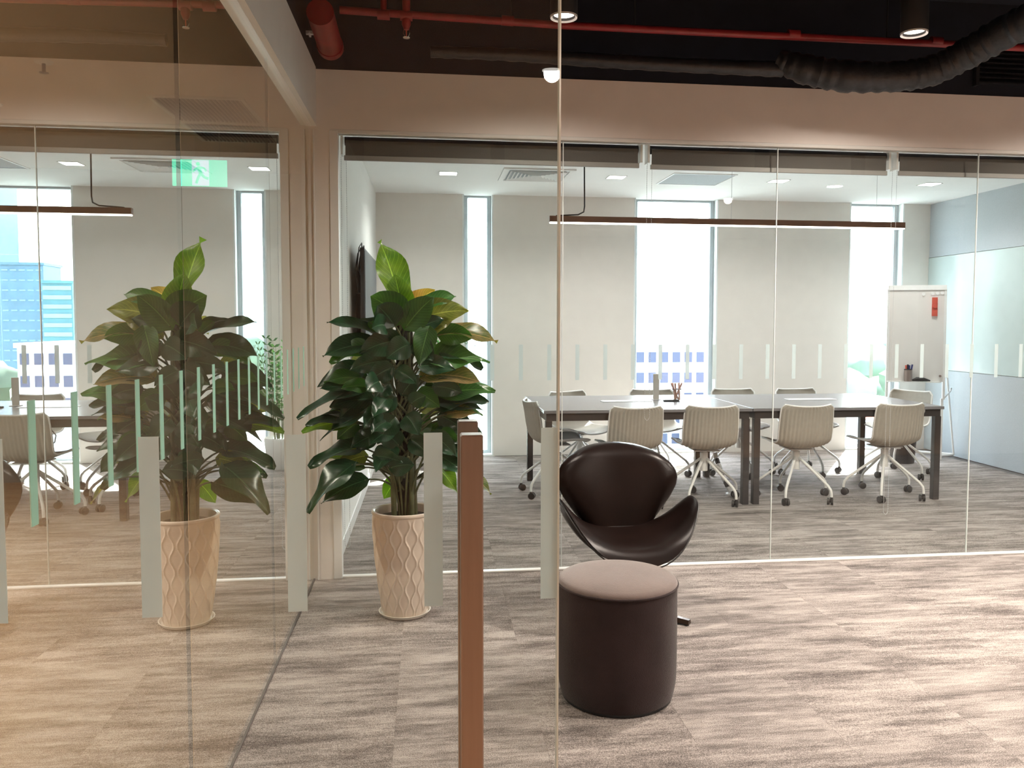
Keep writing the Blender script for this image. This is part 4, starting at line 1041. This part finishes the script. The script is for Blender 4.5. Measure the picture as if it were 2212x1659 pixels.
for i, (dx, mtn, lb) in enumerate(((-.018, 'red_plastic', 'red-capped marker, leftmost in the mesh pen cup'), (-.004, 'cable_black', 'black marker upright in the mesh pen cup'), (.008, 'blue_plastic', 'blue marker upright in the middle of the mesh pen cup'), (.02, 'blue_plastic', 'blue marker leaning right in the mesh pen cup'))):
    p = cc + D * dx * .6 + Vector((0, 0, .01)); q = cc + D * (dx * 1.3 + (.012 if i == 3 else 0)) + Vector((0, 0, .165 + .008 * (i % 2)))
    tag(MB().tube([p, q], .0085, 10).build('marker_pen', mtn, loc=p), lb, 'marker')
ce = A + D * .325 + Nn * .045 + Vector((0, 0, .803))
tag(MB().tube([ce - D * .085 + Vector((0, 0, .012)), ce - D * .04 + Vector((0, 0, .024)), ce + D * .02 + Vector((0, 0, .022)), ce + D * .085 + Vector((0, 0, .010))], [.008, .022, .020, .007], 12).build('board_duster', 'caster_black', loc=ce, smooth=True), 'dark rounded duster lying on the flip chart tray', 'duster')
c = A + D * (W_ - .045) + Nn * .012 + Vector((0, 0, .86)); tag(MB().tube([c, c + Nn * .01], .012, 14).build('board_magnet', 'mesh_metal', loc=c), 'small olive magnet at the bottom right of the flip chart', 'magnet')
wb_ = thing('waste_bin', 'black waste bin behind the right end of the table', 'bin', (4.72, 7.72, 0))
MB().lathe([(.12, 0), (.15, .44), (.156, .45), (.150, .455), (.14, .44)], (4.72, 7.72, 0), 28, True, False).build('bin_body', 'black_metal', wb_, smooth=True)
MB().lathe([(.135, .40), (.001, .41)], (4.72, 7.72, 0), 24, False, True).build('bin_liner', 'cable_black', wb_)

tv = thing('wall_television', 'black wall-mounted television seen edge-on behind the plant', 'television', (-.44, 6.3, 1.45))
bx((-.455, 5.70, .98), (-.425, 6.95, 1.90), .004).build('screen_panel', 'black_metal', tv)
bx((-.424, 5.72, 1.00), (-.422, 6.93, 1.88)).build('screen', 'cable_black', tv)
bx((-.52, 6.15, 1.25), (-.455, 6.5, 1.6)).build('wall_bracket', 'table_frame', tv)
for q in range(4):
    yy = 5.75 + q * .10; zt = 1.86 + .05 * (q % 2) 
    MB().tube([Vector(p) for p in ((-.47, yy, 1.60), (-.485, yy - .06, 1.75), (-.47, yy - .02, zt), (-.46, yy + .08, zt + .04), (-.455, yy + .12, 1.80), (-.46, yy + .06, 1.62))], .004, 6).build('loose_cable', 'cable_black', tv, smooth=True)

# ================================================================== OUTSIDE, FAR BELOW
struct('ground', bx((-400, 30, -31), (1400, 2600, -30)), 'ground_far', 'hazy city ground far below the windows')
def facade(name, label, x, y, wdt, dep, z0, z1, mat, rows, cols, wm, band=False, ang=0, wr=.6, hr=.5):
    t = thing(name, label, 'building', (x, y, z0))
    bx((x, y, z0), (x + wdt, y + dep, z1)).build('walls', mat, t)
    bx((x - .4, y - .4, z1), (x + wdt + .4, y + dep + .4, z1 + .8)).build('roof_parapet', mat, t)
    ch, cw = (z1 - z0) / rows, wdt / cols
    if band:
        for r in range(rows):
            zc = z0 + (r + .5) * ch; bx((x + wdt * .03, y - .25, zc - ch * .22), (x + wdt * .97, y, zc + ch * .22)).build('window_band', wm, t)
    else:
        first = None
        for r in range(rows):
            for c in range(cols):
                a = x + (c + .5) * cw; zc = z0 + (r + .5) * ch
                if first is None:
                    first = bx((a - cw * wr / 2, y - .15, zc - ch * hr / 2), (a + cw * wr / 2, y + .1, zc + ch * hr / 2)).build('window', wm, t); f0_ = (a, zc)
                else: share(first, 'window', t, (a - f0_[0], 0, zc - f0_[1]))
    return t
facade('office_building', 'low white building with rows of square windows, seen through the middle window', 38.0, 150, 30, 20, -30, -3.2, 'building_white', 7, 13, 'building_window', wr=.62, hr=.5)
facade('white_tower', 'tall white hazy tower at the right side of the middle window', 112, 380, 20, 20, -30, 42, 'building_white', 20, 3, 'building_band', wr=.5, hr=.35)
facade('white_tower', 'distant pale slab block seen through the narrow window', 28, 420, 30, 20, -30, 14, 'building_white', 14, 6, 'building_band', wr=.5, hr=.4)
facade('glass_tower', 'tall blue glass tower mirrored in the left glass', 142, 300, 14, 14, -30, 64, 'building_blue', 24, 6, 'building_band', wr=.7, hr=.12)
facade('glass_tower', 'broad blue-grey office slab mirrored in the left glass', 113, 265, 12, 12, -30, 18, 'building_blue', 16, 5, 'building_band', wr=.7, hr=.12)
facade('glass_tower', 'teal tower with pale floor bands mirrored in the left glass', 99, 250, 8, 10, -30, 12, 'building_teal', 16, 1, 'building_band', band=True)
facade('office_building', 'pale low building beside the flip chart window', 98, 140, 26, 20, -30, -8, 'building_white', 6, 9, 'building_window')
facade('office_building', 'white low building under the red roofs', 47, 138, 9, 8, -30, -13, 'building_white', 5, 6, 'building_window')
def house(x, y, w_, d_, z, h, label):
    t = thing('house', label, 'house', (x, y, z), 'houses with orange roofs')
    bx((x, y, z - 12), (x + w_, y + d_, z)).build('walls', 'building_white', t)
    MB().add([(x - .5, y - .5, z), (x + w_ + .5, y - .5, z), (x + w_ + .5, y + d_ + .5, z), (x - .5, y + d_ + .5, z), (x + w_ * .2, y + d_ / 2, z + h), (x + w_ * .8, y + d_ / 2, z + h)],
             [(0, 1, 5, 4), (1, 2, 5), (2, 3, 4, 5), (3, 0, 4), (3, 2, 1, 0)]).build('roof', 'roof_tile', t)
house(46, 122, 10, 8, -13.0, 2.5, 'orange-roofed house nearest the towers in the left reflection'); house(57.5, 118, 8, 8, -12.3, 2.6, 'orange-roofed house farther right, its ridge higher')
house(67.5, 125, 9, 8, -14, 2.5, 'orange-roofed house at the edge of the trees')
hm = MB().grid(lambda u, v: (60 + u * 900, 620 + v * 500, -30 + (85 * math.sin(PI * v) ** .8) * (.55 + .25 * math.sin(u * 9) + .12 * math.sin(u * 31 + v * 4) + .06 * math.sin(u * 83)) * math.sin(PI * min(1, max(0, u))) ** .5), 90, 12)
hl = hm.build('wooded_hill', 'hill_far', smooth=True); tag(hl, 'hazy wooded hill behind the towers', 'hill')
def blob(seed):
    r = random.Random(seed); me = MB(); n, mm_ = 16, 10
    def f(u, v):
        a = 2 * PI * u; b = PI * v
        rad = 1 + .16 * math.sin(3 * a + seed) * math.sin(b) + .12 * math.sin(7 * a + 2 * b * 3 + seed) * math.sin(b) + r.uniform(-.07, .07) * math.sin(b)
        return (rad * math.sin(b) * math.cos(a), rad * math.sin(b) * math.sin(a), rad * math.cos(b) * .8)
    me.grid(f, n, mm_, True); me.f = [q[::-1] for q in me.f]; return me
protos = []
rt = random.Random(11); n = 0
kinds = ['round-crowned tree in the belt of trees below the towers', 'broad-crowned tree near the low white buildings', 'tree on the far slope in front of the hill']
spots = []
for gx in range(6):
    for gy in range(3): spots.append((74 + gx * 18 + gy * 5, 176 + gy * 19, rt.uniform(6.5, 8), rt.uniform(-12, -6), 0))
for gx in range(5):
    spots.append((20 + gx * 13.5, 98 + (gx % 2) * 6, rt.uniform(4.5, 5.5), rt.uniform(-19, -15), 1))
for gx in range(6):
    spots.append((40 + gx * 38, 350 + (gx % 2) * 20, rt.uniform(12, 14), rt.uniform(-10, 0), 2))
for i, (x, y, s, zt, k) in enumerate(spots):
    orw = ['first', 'second', 'third', 'fourth', 'fifth', 'sixth']
    if k == 0: tl = 'round-crowned tree in the %s row of the tree belt, %s from the left' % (['front', 'middle', 'rear'][i % 3], orw[i // 3])
    elif k == 1: tl = 'broad-crowned tree near the low white buildings, %s from the left' % orw[i - 18]
    else: tl = 'large hazy tree in front of the hill, %s from the left' % orw[i - 23]
    t = thing('tree', tl, 'tree', (x, y, -30), kinds[k].split(' in ')[0] + ' group')
    if len(protos) < 4:
        c = blob(i).build('crown', 'tree_green', t, smooth=True)
        c.data.transform(Matrix.Translation(-c.data.vertices[0].co * 0) @ Matrix.Identity(4))
        # vertices were built in world space around the origin: shift back to local
        for vtx in c.data.vertices: vtx.co += ORG[t.name]
        protos.append(c)
    else:
        c = protos[i % 4].copy(); COL.objects.link(c); c.parent = t
    c.scale = (s, s, s); c.location = (0, 0, zt + 30 - s * .8)
    if i == 0:
        trk = MB().tube([(x, y, -30), (x, y, -29)], .5, 8).build('trunk', 'moss_pole', t); tr0 = trk
    else:
        trk = tr0.copy(); COL.objects.link(trk); trk.parent = t
    trk.scale = (1, 1, zt + 30 - s)

# ================================================================== ROOM LIGHTING (fittings on the near side of the glass)
for i, (x, y, e, lb) in enumerate(((0.74, -3.1, 60, 'downlight behind the camera, nearest the door line'), (3.6, -0.6, 70, 'downlight behind the camera, far right'), (-2.4, 0.2, 40, 'downlight behind the camera, left'), )):
    t = thing('recessed_downlight', lb, 'ceiling light', (x, y, 2.9), 'downlights on the near side')
    MB().lathe([(.060, -.002), (.075, -.006), (.080, 0)], (x, y, 2.9), 28, False, False).build('trim_ring', 'white_metal', t)
    MB().lathe([(.058, -.004), (.058, -.001)], (x, y, 2.9), 28).build('lamp_lens', 'light_panel', t)
    spot('downlight_spot', (x, y, 2.88), e * 4.5, 172, blend=1.0)
for (x, y, e, lb) in ((-2.6, 3.0, 60, 'downlight in the beige ceiling beyond the side glass, nearer'), (-2.6, 5.4, 45, 'downlight in the beige ceiling beyond the side glass, farther')):
    t = thing('recessed_downlight', lb, 'ceiling light', (x, y, ZC), 'downlights in the beige ceiling')
    MB().lathe([(.050, -.002), (.065, -.006), (.070, 0)], (x, y, ZC), 28, False, False).build('trim_ring', 'white_metal', t)
    MB().lathe([(.048, -.004), (.048, -.001)], (x, y, ZC), 28).build('lamp_lens', 'can_glow', t)
    spot('downlight_spot', (x, y, ZC - .02), e * 5.5, 150, col=(1, .84, .70))
bpy.context.view_layer.update()
